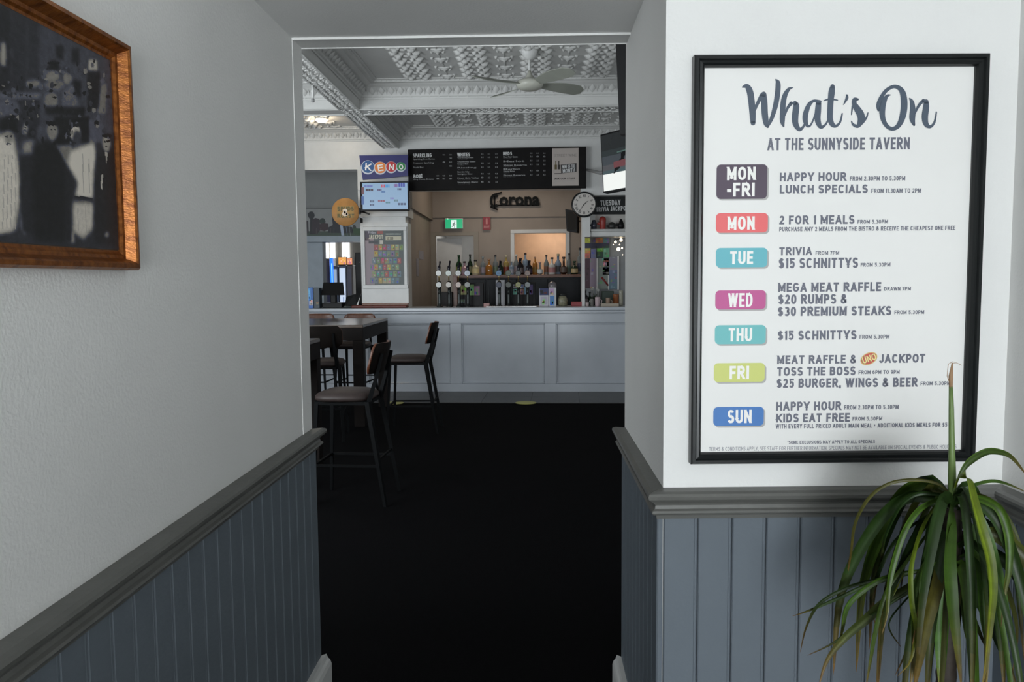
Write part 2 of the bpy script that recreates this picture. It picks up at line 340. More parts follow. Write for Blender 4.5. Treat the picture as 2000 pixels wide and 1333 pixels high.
struct('wall_left', MB().box(XL, -.62, 0, -.16, -.5, 1.06), dado_paint)      # unseen half-height partition, added to keep low light off the left boards
struct('ceiling', MB().box(XL, POY + .002, ZP, XR, YE, 3.1), wall_paint)
# rail profile, boards, skirting
RP = [(0, 0), (.030, -.002), (.040, -.006), (.043, -.012), (.041, -.020), (.034, -.026), (.026, -.032), (.022, -.038), (.024, -.046), (.030, -.050), (.032, -.055), (.028, -.060), (.020, -.063), (.018, -.072), (0, -.072)]
RP = [(d + .0, z) for d, z in RP]
def rail(name, p0, p1, out, e0=0, e1=0):
    t = Vector((p1[0] - p0[0], p1[1] - p0[1])).normalized(); n = len(RP); vs = []
    for p, e, sg in ((p0, e0, -1), (p1, e1, 1)):
        for d, z in RP: vs.append((p[0] + out[0] * d + t.x * sg * d * e, p[1] + out[1] * d + t.y * sg * d * e, z + 1.0))
    mb = MB().add(vs, [(k, (k + 1) % n, (k + 1) % n + n, k + n) for k in range(n)] + [tuple(range(n))[::-1], tuple(range(n, 2 * n))])
    return struct(name, mb, rail_paint)
rail('trim_1', (XL, .2), (XL, YE), (1, 0), 0, .9)
rail('trim_2', (XR, POY), (XR, YE), (-1, 0), 1, .9)
rail('trim_3', (XR, POY), (q1[0], q1[1]), (ps, -pc), 1, -1)
rail('trim_4', (q1[0], q1[1]), (q1[0], .4), (-1, 0), -1, 0)
BT = .013
def board_mesh(wd, ht=.93, c=.0035):
    mb = MB(); pr = [(.0009, 0), (.0009, BT - c), (c * .7 + .0009, BT), (wd - .010, BT), (wd - .009, BT - .0012), (wd - .008, BT), (wd - c - .0009, BT), (wd - .0009, BT - c), (wd - .0009, 0)]
    n = len(pr); vs = [(a, -d, z) for z in (0, ht) for a, d in pr]
    mb.add(vs, [tuple(range(n)), tuple(range(n, 2 * n))[::-1]] + [(k, (k + 1) % n, (k + 1) % n + n, k + n) for k in range(n)])
    return mb.mesh('board', dado_paint)
def boards(wallo, p0, ang, wd, k, skip=0):
    me = board_mesh(wd)
    for i in range(skip, k):
        o = bpy.data.objects.new('board', me); C.objects.link(o); o.parent = wallo
        o.location = (p0[0] + math.cos(ang) * wd * i, p0[1] + math.sin(ang) * wd * i, 0); o.rotation_euler = (0, 0, ang)
# local board: along +x, proud towards -y
boards(wl, (XL, YE - .0795 * 27), R(90), .0795, 27)
boards(wp, (XR, YE), R(-90), .0785, 10)
boards(wp, pw(.0), R(PRZ), .0835, 10)
boards(wr, (q1[0], q1[1]), R(-90), .0835, 9)
SK = [(0, 0), (.028, 0), (.028, .15), (.024, .165), (.018, .175), (.014, .19), (0, .19)]
def skirt(name, p0, p1, out, e1=0, e0=0):
    t = Vector((p1[0] - p0[0], p1[1] - p0[1])).normalized(); n = len(SK); vs = []
    for p, e, sg in ((p0, e0, -1), (p1, e1, 1)):
        for d, z in SK: vs.append((p[0] + out[0] * (d + BT) + t.x * sg * d * e, p[1] + out[1] * (d + BT) + t.y * sg * d * e, z))
    return struct(name, MB().add(vs, [(k, (k + 1) % n, (k + 1) % n + n, k + n) for k in range(n)] + [tuple(range(n))[::-1], tuple(range(n, 2 * n))]), white_paint)
skirt('baseboard_left', (XL, .2), (XL, YE), (1, 0), .9)
skirt('baseboard_right', (XR, POY), (XR, YE), (-1, 0), .9, 1)
skirt('baseboard_back', (XR, POY), q1, (ps, -pc), -1, 1)
# door lining at the far end of the passage: flat strip with a fine bead
dl = MB()
dl.box(XL, YE - .105, 1.0, XL + .0012, YE, ZP).box(XL, YE - .105, ZP - .003, XR, YE, ZP)
struct('trim_5', dl, wall_paint)
bd = MB().box(XL, YE - .106, 1.0, XL + .0022, YE - .1052, ZP - .003).box(XL, YE - .107, ZP - .007, XR, YE - .103, ZP)
bd.box(XL, YE - .003, ZP - .006, XR, YE, ZP)
struct('trim_6', bd, wall_paint)

# ---------------- bar room shell
ZC = 3.53
struct('wall_front', MB().box(-6.5, YE, 0, -5.0, 2.92, ZC).box(-5.0, YE, 0, -2.1, 2.92, .95).box(-5.0, YE, 2.6, -2.1, 2.92, ZC).box(-2.1, YE, 0, -1.0, 2.92, ZC)
       .box(-1.0, YE, ZP, XR, 2.74, ZC).box(XR + .02, YE, 0, 1.5, 2.92, ZC).box(1.5, YE, 0, 3.7, 2.92, .95).box(1.5, YE, 2.6, 3.7, 2.92, ZC).box(3.7, YE, 0, 4.2, 2.92, ZC), wall_paint)
struct('wall_left', MB().box(-6.6, 2.92, 0, -6.5, 5.4, ZC).box(-6.6, 5.4, 0, -6.5, 8.6, 1.0).box(-6.6, 5.4, 2.6, -6.5, 8.6, ZC).box(-6.6, 8.6, 0, -6.5, 17.4, ZC), wall_paint)
struct('wall_right', MB().box(4.0, 2.92, 0, 4.2, 17.4, ZC), wall_paint)
ceil = struct('ceiling', MB().box(-6.5, 2.74, ZC, 4.2, 17.4, ZC + .1), ceil_paint)
BX0, BX1 = -1.995, -1.78
beam = struct('trim_7', MB().box(BX0, 2.93, 3.28, BX1, 10.9, ZC), ceil_paint)                 # long beam
CB0, CB1 = 8.42, 8.70
xbeam = struct('trim_8', MB().box(BX1, CB0, 3.28, 4.0, CB1, ZC).box(-6.5, CB0, 3.28, BX0, CB1, ZC), ceil_paint)
bulk = struct('trim_9', MB().box(-6.5, 10.9, 3.0, -2.35, 11.15, ZC).box(-2.35, 10.9, 2.72, -1.70, 11.2, ZC).box(-1.70, 10.9, 2.72, .66, 11.15, ZC).box(.66, 10.9, 2.62, 4.0, 11.15, ZC), white_paint)
# fillets along beam undersides
fil = MB()
for x in (BX0, BX1 - .018): fil.box(x, 2.93, 3.268, x + .018, CB0, 3.282).box(x, CB1, 3.268, x + .018, 10.9, 3.282)
for y in (CB0, CB1 - .018): fil.box(BX1, y, 3.268, 4.0, y + .018, 3.282).box(-6.5, y, 3.268, BX0, y + .018, 3.282)
struct('trim_10', fil, ceil_paint)
# cornices: cove and egg-and-dart relief
CPR = [(0, -.16), (.012, -.16), (.016, -.145), (.03, -.135), (.035, -.12), (.05, -.09), (.09, -.055), (.13, -.04), (.15, -.03), (.19, -.028), (.20, -.012), (.225, -.008), (.225, 0), (0, 0)]
def cornice(p0, p1, out, step=.098):
    n = len(CPR); mb = MB(); vs = []
    for p in (p0, p1):
        for d, z in CPR: vs.append((p[0] + out[0] * d, p[1] + out[1] * d, ZC + z))
    mb.add(vs, [(k, (k + 1) % n, (k + 1) % n + n, k + n) for k in range(n)] + [tuple(range(n)), tuple(range(n, 2 * n))])
    c = struct('trim_11', mb, ceil_paint)
    L = math.dist(p0, p1); k = int(L / step); tx, ty = (p1[0] - p0[0]) / L, (p1[1] - p0[1]) / L; e = MB()
    for i in range(k):
        a = (i + .5) * step
        for (da, d, z, r1, r2) in ((0, .064, -.086, .033, .052), (.5 * step, .066, -.086, .007, .050), (.25 * step, .20, -.016, .010, .010), (.75 * step, .20, -.016, .010, .010), (0, .020, -.142, .012, .008)):
            c0 = (p0[0] + tx * (a + da) + out[0] * d, p0[1] + ty * (a + da) + out[1] * d, ZC + z)
            vs = [(c0[0] + tx * r1, c0[1] + ty * r1, c0[2]), (c0[0] + out[0] * r2 * .7, c0[1] + out[1] * r2 * .7, c0[2] + r2 * .6), (c0[0] - tx * r1, c0[1] - ty * r1, c0[2]),
                  (c0[0] - out[0] * r2 * .7, c0[1] - out[1] * r2 * .7, c0[2] - r2 * .8), (c0[0] + out[0] * r1 * .6, c0[1] + out[1] * r1 * .6, c0[2] - r1 * .6)]
            e.add(vs, [(0, 1, 4), (1, 2, 4), (2, 3, 4), (3, 0, 4)], None, True)
    e.build('egg_relief', ceil_paint, c, kind='stuff')
cornice((BX1, CB0), (4.0, CB0), (0, -1)); cornice((-6.5, CB0), (BX0, CB0), (0, -1))
cornice((BX1, 10.9), (4.0, 10.9), (0, -1)); cornice((-6.5, 10.9), (BX0, 10.9), (0, -1))
cornice((BX1, 2.95), (BX1, CB0), (1, 0)); cornice((BX1, CB1), (BX1, 10.9), (1, 0))
cornice((BX0, CB1), (BX0, 10.9), (-1, 0)); cornice((BX0, 2.95), (BX0, CB0), (-1, 0))
# pressed pattern on the ceiling: ladders of curls and stems with crosses
def blob(e, x, y, z, rx, ry, rz, a=0):
    ca, sa = math.cos(a), math.sin(a); vs = []
    for px, py in ((1, 0), (.5, .8), (-.5, .8), (-1, 0), (-.5, -.8), (.5, -.8)): vs.append((x + ca * px * rx - sa * py * ry, y + sa * px * rx + ca * py * ry, z))
    for px, py in ((.5, 0), (0, .4), (-.5, 0), (0, -.4)): vs.append((x + ca * px * rx - sa * py * ry, y + sa * px * rx + ca * py * ry, z - rz))
    e.add(vs, [(0, 1, 7, 6), (1, 2, 7), (2, 3, 8, 7), (3, 4, 9, 8), (4, 5, 9), (5, 0, 6, 9), (6, 7, 8, 9)], None, True)
def ceil_relief(x0, x1, y0, y1):
    e = MB(); P = .585; x = x0
    k0 = math.ceil((x0 + .12 - .045) / P)
    for k in range(k0, 40):
        xa = .045 + k * P
        if xa > x1 - .12: break
        y = y0; i = 0
        while y < y1:
            for s in (-1, 1):
                zg = .022 if i % 2 else -.012
                blob(e, xa + s * (.085 + zg), y, ZC, .050, .017, .036, s * .30)
                blob(e, xa + s * (.055 - zg), y + .045, ZC, .030, .014, .026, -s * .5)
            if i % 2 == 0: blob(e, xa, y + .02, ZC, .05, .012, .018, .15)
            y += .098; i += 1
        xb = xa + P / 2
        if xb > x1 - .12: continue
        e.tube([(xb, y0, ZC), (xb, y1, ZC)], .007, 4)
        y = y0 + .1; i = 0
        while y < y1:
            blob(e, xb, y, ZC, .085, .012, .018); blob(e, xb, y + .05, ZC, .055, .011, .018)
            for s in (-1, 1):
                blob(e, xb + s * .075, y - .025, ZC, .024, .014, .018, s * .8); blob(e, xb + s * .05, y + .085, ZC, .022, .013, .016, -s * .8)
            blob(e, xb, y + .11, ZC, .018, .04, .018)
            y += .30
    return e
for (a, b, c, d) in ((BX1 + .23, 3.95, 5.6, CB0 - .24), (BX1 + .23, 3.95, CB1 + .05, 10.66), (-4.6, BX0 - .23, 5.6, CB0 - .24), (-4.6, BX0 - .23, CB1 + .05, 10.66)):
    ceil_relief(a, b, c, d).build('ceiling_relief', ceil_paint, ceil, kind='stuff')
# scroll relief on beam undersides
e = MB(); rnd = random.Random(3)
def scroll(e, x, y, r, a0, z, turn):
    pts = []
    for k in range(7):
        a = a0 + turn * k * .75; rr = r * (1 - k * .10); pts.append((x + rr * math.cos(a), y + rr * math.sin(a), z))
    e.tube(pts, .010, 4)
y = 4.0
while y < 10.85:
    if not (CB0 - .02 < y < CB0 + .02):
        for j, x in enumerate((BX0 + .045, BX0 + .1075, BX1 - .045)):
            scroll(e, x + rnd.uniform(-.006, .006), y + (j % 2) * .03, .025, rnd.uniform(0, 6), 3.277, 1 if j % 2 else -1)
    y += .062
e.build('scroll_relief', ceil_paint, beam, kind='stuff')
e = MB(); x = BX1 + .06
while x < 3.0:
    for j, yy in enumerate((CB0 + .06, CB0 + .14, CB0 + .22)): scroll(e, x + (j % 2) * .03, yy, .028, rnd.uniform(0, 6), 3.277, 1 if j % 2 else -1)
    x += .075
e.build('scroll_relief', ceil_paint, xbeam, kind='stuff')

# back of the bar
YB = 13.5
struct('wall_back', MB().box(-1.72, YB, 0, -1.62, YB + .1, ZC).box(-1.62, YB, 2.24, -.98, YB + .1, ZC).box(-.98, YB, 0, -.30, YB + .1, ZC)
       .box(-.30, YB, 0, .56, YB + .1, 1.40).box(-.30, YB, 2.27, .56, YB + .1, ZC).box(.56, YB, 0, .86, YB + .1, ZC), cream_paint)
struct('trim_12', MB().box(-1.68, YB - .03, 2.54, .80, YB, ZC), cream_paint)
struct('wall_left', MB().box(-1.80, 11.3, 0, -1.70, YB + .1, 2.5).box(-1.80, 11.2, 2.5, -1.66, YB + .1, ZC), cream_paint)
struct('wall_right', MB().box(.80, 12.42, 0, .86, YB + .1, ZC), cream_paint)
door_trim = mat('beige_door_trim', (.27, .235, .19), .5)
struct('trim_13', MB().box(-1.70, YB - .02, 0, -1.62, YB, 2.24).box(-1.70, YB - .02, 2.24, -.90, YB, 2.31).box(-.98, YB - .02, 0, -.90, YB, 2.24), door_trim)
struct('wall_back', MB().box(-3.0, 16.0, 0, .66, 16.1, ZC), white_paint)
struct('wall_left', MB().box(-1.75, 13.6, 0, -1.70, 16.0, ZC), white_paint)
hallwall = mat('grey_hall_paint', (.36, .37, .38), .6)
struct('wall_right', MB().box(-.85, 13.6, 0, -.80, 16.0, ZC), hallwall)
peach = mat('peach_kitchen_wall', (.62, .46, .35), .6)
struct('wall_back', MB().box(-.75, 15.2, 0, .9, 15.25, ZC), peach)
d = thing('door', 'plain white door leaf standing open in the doorway behind the bar', 'door', (-1.60, YB + .06, 0), R(12))
MB().bev(0, 0, .02, .42, .04, 2.2, .004).build('panel', white_paint, d)
MB().lathe([(.008, 0), (.008, .05), (.022, .055), (.022, .07), (.008, .075)], 10, (.36, -.075, 1.0), 'y').build('knob', chrome, d)
# serving hatch
struct('window_1', MB().box(-.36, YB - .04, 2.27, .62, YB, 2.33).box(-.36, YB - .03, 1.34, -.30, YB, 2.27).box(.56, YB - .03, 1.34, .62, YB, 2.27).box(-.40, YB - .09, 1.34, .66, YB, 1.40), white_paint)
# left section: adjoining room seen over the counter
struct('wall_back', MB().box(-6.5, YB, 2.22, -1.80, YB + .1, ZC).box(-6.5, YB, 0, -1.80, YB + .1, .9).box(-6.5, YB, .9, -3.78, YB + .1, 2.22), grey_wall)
pil = mat('pale_blue_pillar_paint', (.40, .46, .52), .5)
struct('trim_14', MB().box(-3.76, YB - .12, .0, -3.50, YB + .1, 2.22), pil)
far = mat('beige_far_wall', (.36, .33, .29), .6)
win_e = mat('bright_window_daylight', (.8, .8, .8), .5, emit=(.93, .97, 1), es=1.9)
struct('wall_back', MB().box(-6.5, 16.9, 0, -1.80, 17.0, ZC), far)
for i, (u0, u1) in enumerate(((636, 642.5), (644.5, 655), (668, 671.5), (672.5, 683))):
    a, b = at(u0, 472, 16.88), at(u1, 505, 16.88)
    struct('window_%d' % (i + 2), MB().box(a.x, 16.86, b.z, b.x, 16.89, a.z), win_e)
ledge = MB(); p, q = at(595, 460, YB - .3), at(705, 472, YB - .3)
struct('trim_15', MB().box(p.x - .4, YB - .3, q.z, q.x, YB, p.z), pil)

# ================================================================= COUNTER
CR = -2.3; cpl = PL(1040, 603, 10.52, CR)
def cw(a, d): return (cpl.o.x + a * math.cos(R(CR)) - d * math.sin(R(CR)), cpl.o.y + a * math.sin(R(CR)) + d * math.cos(R(CR)))
ZT = 1.135
ctr = thing('bar_counter', 'long white painted bar counter with recessed panels facing the room', 'counter', (cpl.o.x, cpl.o.y, 0), R(CR))
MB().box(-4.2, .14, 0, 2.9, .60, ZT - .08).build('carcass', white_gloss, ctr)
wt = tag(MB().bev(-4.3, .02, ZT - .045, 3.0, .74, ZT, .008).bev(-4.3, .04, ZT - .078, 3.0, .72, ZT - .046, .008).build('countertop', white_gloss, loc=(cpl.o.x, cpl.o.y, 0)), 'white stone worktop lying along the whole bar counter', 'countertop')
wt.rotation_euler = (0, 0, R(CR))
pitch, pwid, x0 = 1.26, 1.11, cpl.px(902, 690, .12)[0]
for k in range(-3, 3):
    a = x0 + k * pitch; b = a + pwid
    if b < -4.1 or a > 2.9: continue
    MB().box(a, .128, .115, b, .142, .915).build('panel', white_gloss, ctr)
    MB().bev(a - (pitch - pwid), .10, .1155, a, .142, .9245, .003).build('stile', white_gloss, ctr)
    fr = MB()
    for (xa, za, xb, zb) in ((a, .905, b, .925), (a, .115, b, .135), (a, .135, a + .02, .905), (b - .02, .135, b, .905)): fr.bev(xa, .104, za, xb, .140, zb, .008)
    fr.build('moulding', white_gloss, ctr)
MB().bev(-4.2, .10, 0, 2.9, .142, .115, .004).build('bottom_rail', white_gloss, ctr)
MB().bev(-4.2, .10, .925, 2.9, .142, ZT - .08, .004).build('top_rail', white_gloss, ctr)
# tiled strip in front of the counter
fl = struct('floor', MB().box(-6.0, -.86, .0, 3.0, .11, .004), mat('dark_grout', (.02, .02, .02), .8)); fl.location = (cpl.o.x, cpl.o.y, 0); fl.rotation_euler = (0, 0, R(CR)); WM[fl] = Matrix.Identity(4)
tm = MB().bev(0, 0, 0, .597, .477, .010, .002).mesh('tile', tile_m)
for i in range(15):
    for j in range(2):
        o = bpy.data.objects.new('tile', tm); C.objects.link(o); o.parent = fl; o.location = (-6.0 + i * .6 + .0015, -.855 + j * .48, .0)
yel = mat('yellow_sticker_vinyl', (.46, .45, .11), .5)
for u, v, lb in ((1027, 787, 'round yellow floor sticker alone on the tiles before the bar'), (768, 787.5, 'round yellow floor sticker half hidden behind the stool legs')):
    dd = ray(u, v); t = (-H + .011) / dd[2]; p = dd * t
    tag(MB().lathe([(.128, 0), (.128, .0012), (.126, .0016)], 40).build('floor_sticker', yel, loc=(p[0], p[1], .0105)), lb, 'sticker')

# ================================================================= LEFT PICTURE
XP = XL
def pic(u, v, off): p = atx(u, v, XL + off); return p
pt = thing('framed_photograph', 'old black and white street photograph in a stained timber frame', 'picture', (XL, 1.23, 1.53), R(-90) + R(180))
# local x runs along +Y, local -y points into the room (+X)
y1p, zb, ztp = 1.497, 1.532, 1.945; y0p = .86
def loc(yy, z): return (yy - 1.23, z - 1.53)
FP = [(0, 0), (0, -.024), (.004, -.030), (.011, -.031), (.014, -.028), (.021, -.012), (.027, -.011), (.031, -.007), (.040, -.005), (.040, 0)]
def frame_side(mb, a, b, inw):   # a,b outer corners (x,z) ; inw inward dir for each end
    n = len(FP); vs = []
    for p, iw in ((a, inw[0]), (b, inw[1])):
        for d_, y in FP: vs.append((p[0] + iw[0] * d_, y, p[1] + iw[1] * d_))
    mb.add(vs, [(k, (k + 1) % n, (k + 1) % n + n, k + n) for k in range(n)])
A0, A1, Z0, Z1 = y0p - 1.23, y1p - 1.23, zb - 1.53, ztp - 1.53
cn = {'bl': ((A0, Z0), (1, 1)), 'br': ((A1, Z0), (-1, 1)), 'tr': ((A1, Z1), (-1, -1)), 'tl': ((A0, Z1), (1, -1))}
for s_, e_ in (('bl', 'br'), ('br', 'tr'), ('tr', 'tl'), ('tl', 'bl')):
    mb = MB(); frame_side(mb, cn[s_][0], cn[e_][0], (cn[s_][1], cn[e_][1]))
    mb.build('frame_side', wood_frame, pt, label=('bright orange lit right side of the timber frame' if s_ == 'br' else None), shade=False)
MB().box(A0 + .01, -.006, Z0 + .01, A1 - .01, 0, Z1 - .01).build('backing_board', dark_wood, pt)
# the old photograph, painted on a fine grid of coloured cells
GW, GH = 240, 190; gx0, gx1, gz0, gz1 = A0 + .037, A1 - .037, Z0 + .037, Z1 - .037
XS, ZS = np.meshgrid(np.linspace(gx0, gx1, GW), np.linspace(gz1, gz0, GH))
img = np.zeros((GH, GW)); rg = np.random.RandomState(4)
def blur(a, k):
    for _ in range(2):
        for ax in (0, 1): a = sum(np.roll(a, s, ax) for s in range(-k, k + 1)) / (2 * k + 1)
    return a
def inpoly(P, XX, ZZ):
    ins = np.zeros(XX.shape, bool); n = len(P)
    for i in range(n):
        x1_, y1_ = P[i]; x2_, y2_ = P[(i + 1) % n]
        if y1_ == y2_: continue
        c_ = ((y1_ > ZZ) != (y2_ > ZZ)) & (XX < (x2_ - x1_) * (ZZ - y1_) / (y2_ - y1_) + x1_); ins ^= c_
    return ins
def cp(x, y):     # crop pixel of the photograph's left part -> local
    p = pic(x * .4052, y * .4052, .008); return (p.y - 1.23, p.z - 1.53)
def poly_(P, val, soft=1):
    global img
    k = blur(inpoly([cp(*q) for q in P], XS, ZS).astype(float), soft); img = img * (1 - k) + val * k
def ell(cx, cy, rx, ry, val, soft=1): poly_([(cx + rx * math.cos(a * .4), cy + ry * math.sin(a * .4)) for a in range(16)], val, soft)
img += .15
poly_([(-700, -500), (60, -500), (60, 420), (-700, 420)], .11); poly_([(190, 100), (560, 100), (560, 640), (190, 640)], .24)
poly_([(0, 200), (28, 200), (28, 315), (0, 315)], .48); poly_([(-300, 440), (200, 440), (190, 475), (-300, 480)], .33)
for x in (50, 125, 185): poly_([(x, 40), (x + 7, 40), (x + 7, 440), (x, 440)], .22)
for x, y, w_, h_ in ((270, 215, 34, 65), (345, 230, 36, 68), (345, 385, 45, 80), (420, 340, 60, 180)): poly_([(x, y), (x + w_, y), (x + w_, y + h_), (x, y + h_)], .09)
poly_([(425, 285), (468, 285), (468, 335), (425, 335)], .55); ell(258, 320, 26, 34, .06); ell(252, 365, 32, 30, .42); ell(160, 400, 35, 22, .38); ell(262, 405, 50, 25, .36); ell(325, 375, 22, 28, .4)
poly_([(300, 440), (350, 400), (380, 510), (300, 520)], .34); ell(245, 480, 34, 40, .38); poly_([(215, 510), (410, 515), (405, 560), (215, 545)], .07); poly_([(490, 400), (515, 400), (510, 545), (470, 545)], .38)
poly_([(260, 560), (430, 560), (430, 690), (260, 690)], .05); poly_([(430, 570), (505, 600), (500, 690), (430, 680)], .30)
ell(35, 520, 60, 50, .3); ell(40, 605, 42, 48, .05)
poly_([(0, 640), (62, 640), (95, 800), (98, 960), (70, 1110), (0, 1130), (-60, 1130), (-60, 700)], .66, 2); ell(42, 660, 22, 34, .45)
poly_([(-60, 1130), (160, 1130), (160, 1190), (-60, 1190)], .16); poly_([(100, 1010), (130, 1080), (120, 1130), (100, 1100)], .5)
poly_([(90, 740), (170, 740), (170, 1120), (105, 1120)], .11); ell(122, 620, 14, 26, .5); ell(152, 640, 18, 26, .05); poly_([(110, 680), (165, 670), (165, 735), (95, 740)], .45, 2); ell(200, 645, 26, 40, .25)
poly_([(160, 700), (230, 675), (300, 730), (320, 800), (315, 1160), (170, 1160), (155, 850)], .055, 2); ell(252, 630, 28, 44, .42)
poly_([(270, 700), (345, 695), (345, 770), (320, 790)], .36); poly_([(318, 800), (380, 870), (350, 960), (355, 1160), (315, 1160)], .10)
ell(360, 635, 28, 38, .62); ell(372, 665, 22, 40, .2)
poly_([(340, 720), (455, 680), (462, 760), (448, 960), (360, 945), (375, 880), (325, 790)], .70, 2); poly_([(358, 940), (448, 952), (446, 970), (358, 962)], .12, 0)
poly_([(350, 970), (452, 975), (450, 1100), (400, 1150), (350, 1110)], .62, 2); poly_([(345, 1115), (360, 1115), (358, 1170), (342, 1170)], .45)
poly_([(470, 740), (555, 720), (555, 1170), (455, 1170), (455, 830)], .10, 2); ell(513, 690, 20, 40, .5); poly_([(488, 840), (496, 840), (492, 910), (484, 905)], .6, 0); poly_([(505, 730), (520, 735), (513, 790)], .55, 0); ell(515, 1130, 12, 14, .4)
for (x, y, rx, ry, v) in ((30, 655, 7, 5, .2), (52, 655, 7, 5, .2), (40, 690, 12, 4, .25), (245, 622, 5, 4, .15), (262, 622, 5, 4, .15), (350, 628, 4, 4, .2), (506, 680, 4, 4, .12), (520, 680, 4, 4, .12), (514, 704, 6, 3, .15), (122, 612, 5, 3, .2),
                          (258, 300, 34, 6, .04), (515, 652, 24, 10, .05), (252, 592, 30, 12, .06), (360, 600, 30, 10, .08), (445, 310, 8, 12, .35)): ell(x, y, rx, ry, v, 0)
for k in range(5): poly_([(180 + k * 28, 860), (184 + k * 28, 860), (178 + k * 30, 1150), (173 + k * 30, 1150)], .035 + .03 * (k % 2), 0)
for k in range(4): poly_([(20 + k * 18, 740 + k * 6), (24 + k * 18, 740), (14 + k * 20, 1100), (9 + k * 20, 1100)], .55, 0)
for (x0_, y0_, x1_, y1_) in ((395, 740, 400, 930), (408, 980, 413, 1130), (425, 760, 429, 930), (372, 1000, 376, 1110)): poly_([(x0_, y0_), (x0_ + 5, y0_), (x1_ + 4, y1_), (x1_, y1_)], .55, 0)
for k in range(70): x, y = rg.uniform(190, 550), rg.uniform(290, 690); ell(x, y, rg.uniform(3, 12), rg.uniform(4, 16), rg.choice([.05, .09, .2, .32, .42]), 0)
for k in range(60): x, y = rg.uniform(-20, 190), rg.uniform(360, 640); ell(x, y, rg.uniform(3, 12), rg.uniform(4, 14), rg.choice([.05, .09, .18, .3, .38]), 0)
for k in range(60):      # continuing crowd and buildings beyond the left image edge
    x, y = rg.uniform(-600, -40), rg.uniform(450, 1150); ell(x, y, rg.uniform(15, 45), rg.uniform(30, 90), rg.choice([.06, .12, .3, .5, .62]), 1)
img = np.clip(img * 1.18 + blur(rg.randn(GH, GW), 1) * .05 + rg.randn(GH, GW) * .010, .02, .8)
vs = [(x, -.0075, z) for x, z in zip(XS.ravel(), ZS.ravel())]
fs = [(j * GW + i, (j + 1) * GW + i, (j + 1) * GW + i + 1, j * GW + i + 1) for j in range(GH - 1) for i in range(GW - 1)]
mb = MB(); mb.v = vs; mb.f = [list(f) for f in fs]
for j in range(GH - 1):
    for i in range(GW - 1): g = float(img[j, i]); mb.c.append(lin((min(1, g * 1.12), min(1, g * 1.08), g * 1.02)) if g > .4 else lin((g * .97, g * .98, g * 1.12)))
mb.smooth = [False] * len(fs); mb.build('photographic_print', printmat('old_photo_print', .35), pt)

# ================================================================= POSTER
ppl = PL(1640, 908, 1.92, PRZ); o0 = pw(.44, -.002); ppl.o = Vector((o0[0], o0[1], ppl.o.z))
pst = ppl.thing('framed_poster', 'large white poster of weekly tavern specials in a black frame', 'poster')
FD = -.030
a0, a1 = ppl.px(1354, 500, FD)[0], ppl.px(1922, 500, FD)[0]; zt, zbm = ppl.px(1640, 104, FD)[2], ppl.px(1640, 906, FD)[2]
fw = .0265
FP2 = [(0, 0), (0, -.024), (.003, -.030), (.010, -.030), (.013, -.025), (.019, -.026), (.0235, -.022), (fw, -.014), (fw, 0)]
cn = {'bl': ((a0, zbm), (1, 1)), 'br': ((a1, zbm), (-1, 1)), 'tr': ((a1, zt), (-1, -1)), 'tl': ((a0, zt), (1, -1))}
for s_, e_ in (('bl', 'br'), ('br', 'tr'), ('tr', 'tl'), ('tl', 'bl')):
    mb = MB(); n = len(FP2); vs = []
    for q in (s_, e_):
        (px_, pz_), (ix, iz) = cn[q]
        for d_, y in FP2: vs.append((px_ + ix * d_, y, pz_ + iz * d_))
    mb.add(vs, [(k, (k + 1) % n, (k + 1) % n + n, k + n) for k in range(n)]).build('frame_side', black_frame, pst, shade=False)
MB().box(a0 + .01, -.008, zbm + .01, a1 - .01, -.001, zt - .01).build('poster_sheet', paper_m, pst)
TY = -.0086; INK = h8(106, 108, 121); INK2 = h8(76, 87, 102)
def sc(x, y, yy): p = ppl.px(1440 + x * .205, 140 + y * .205, yy); return p
t = MB()
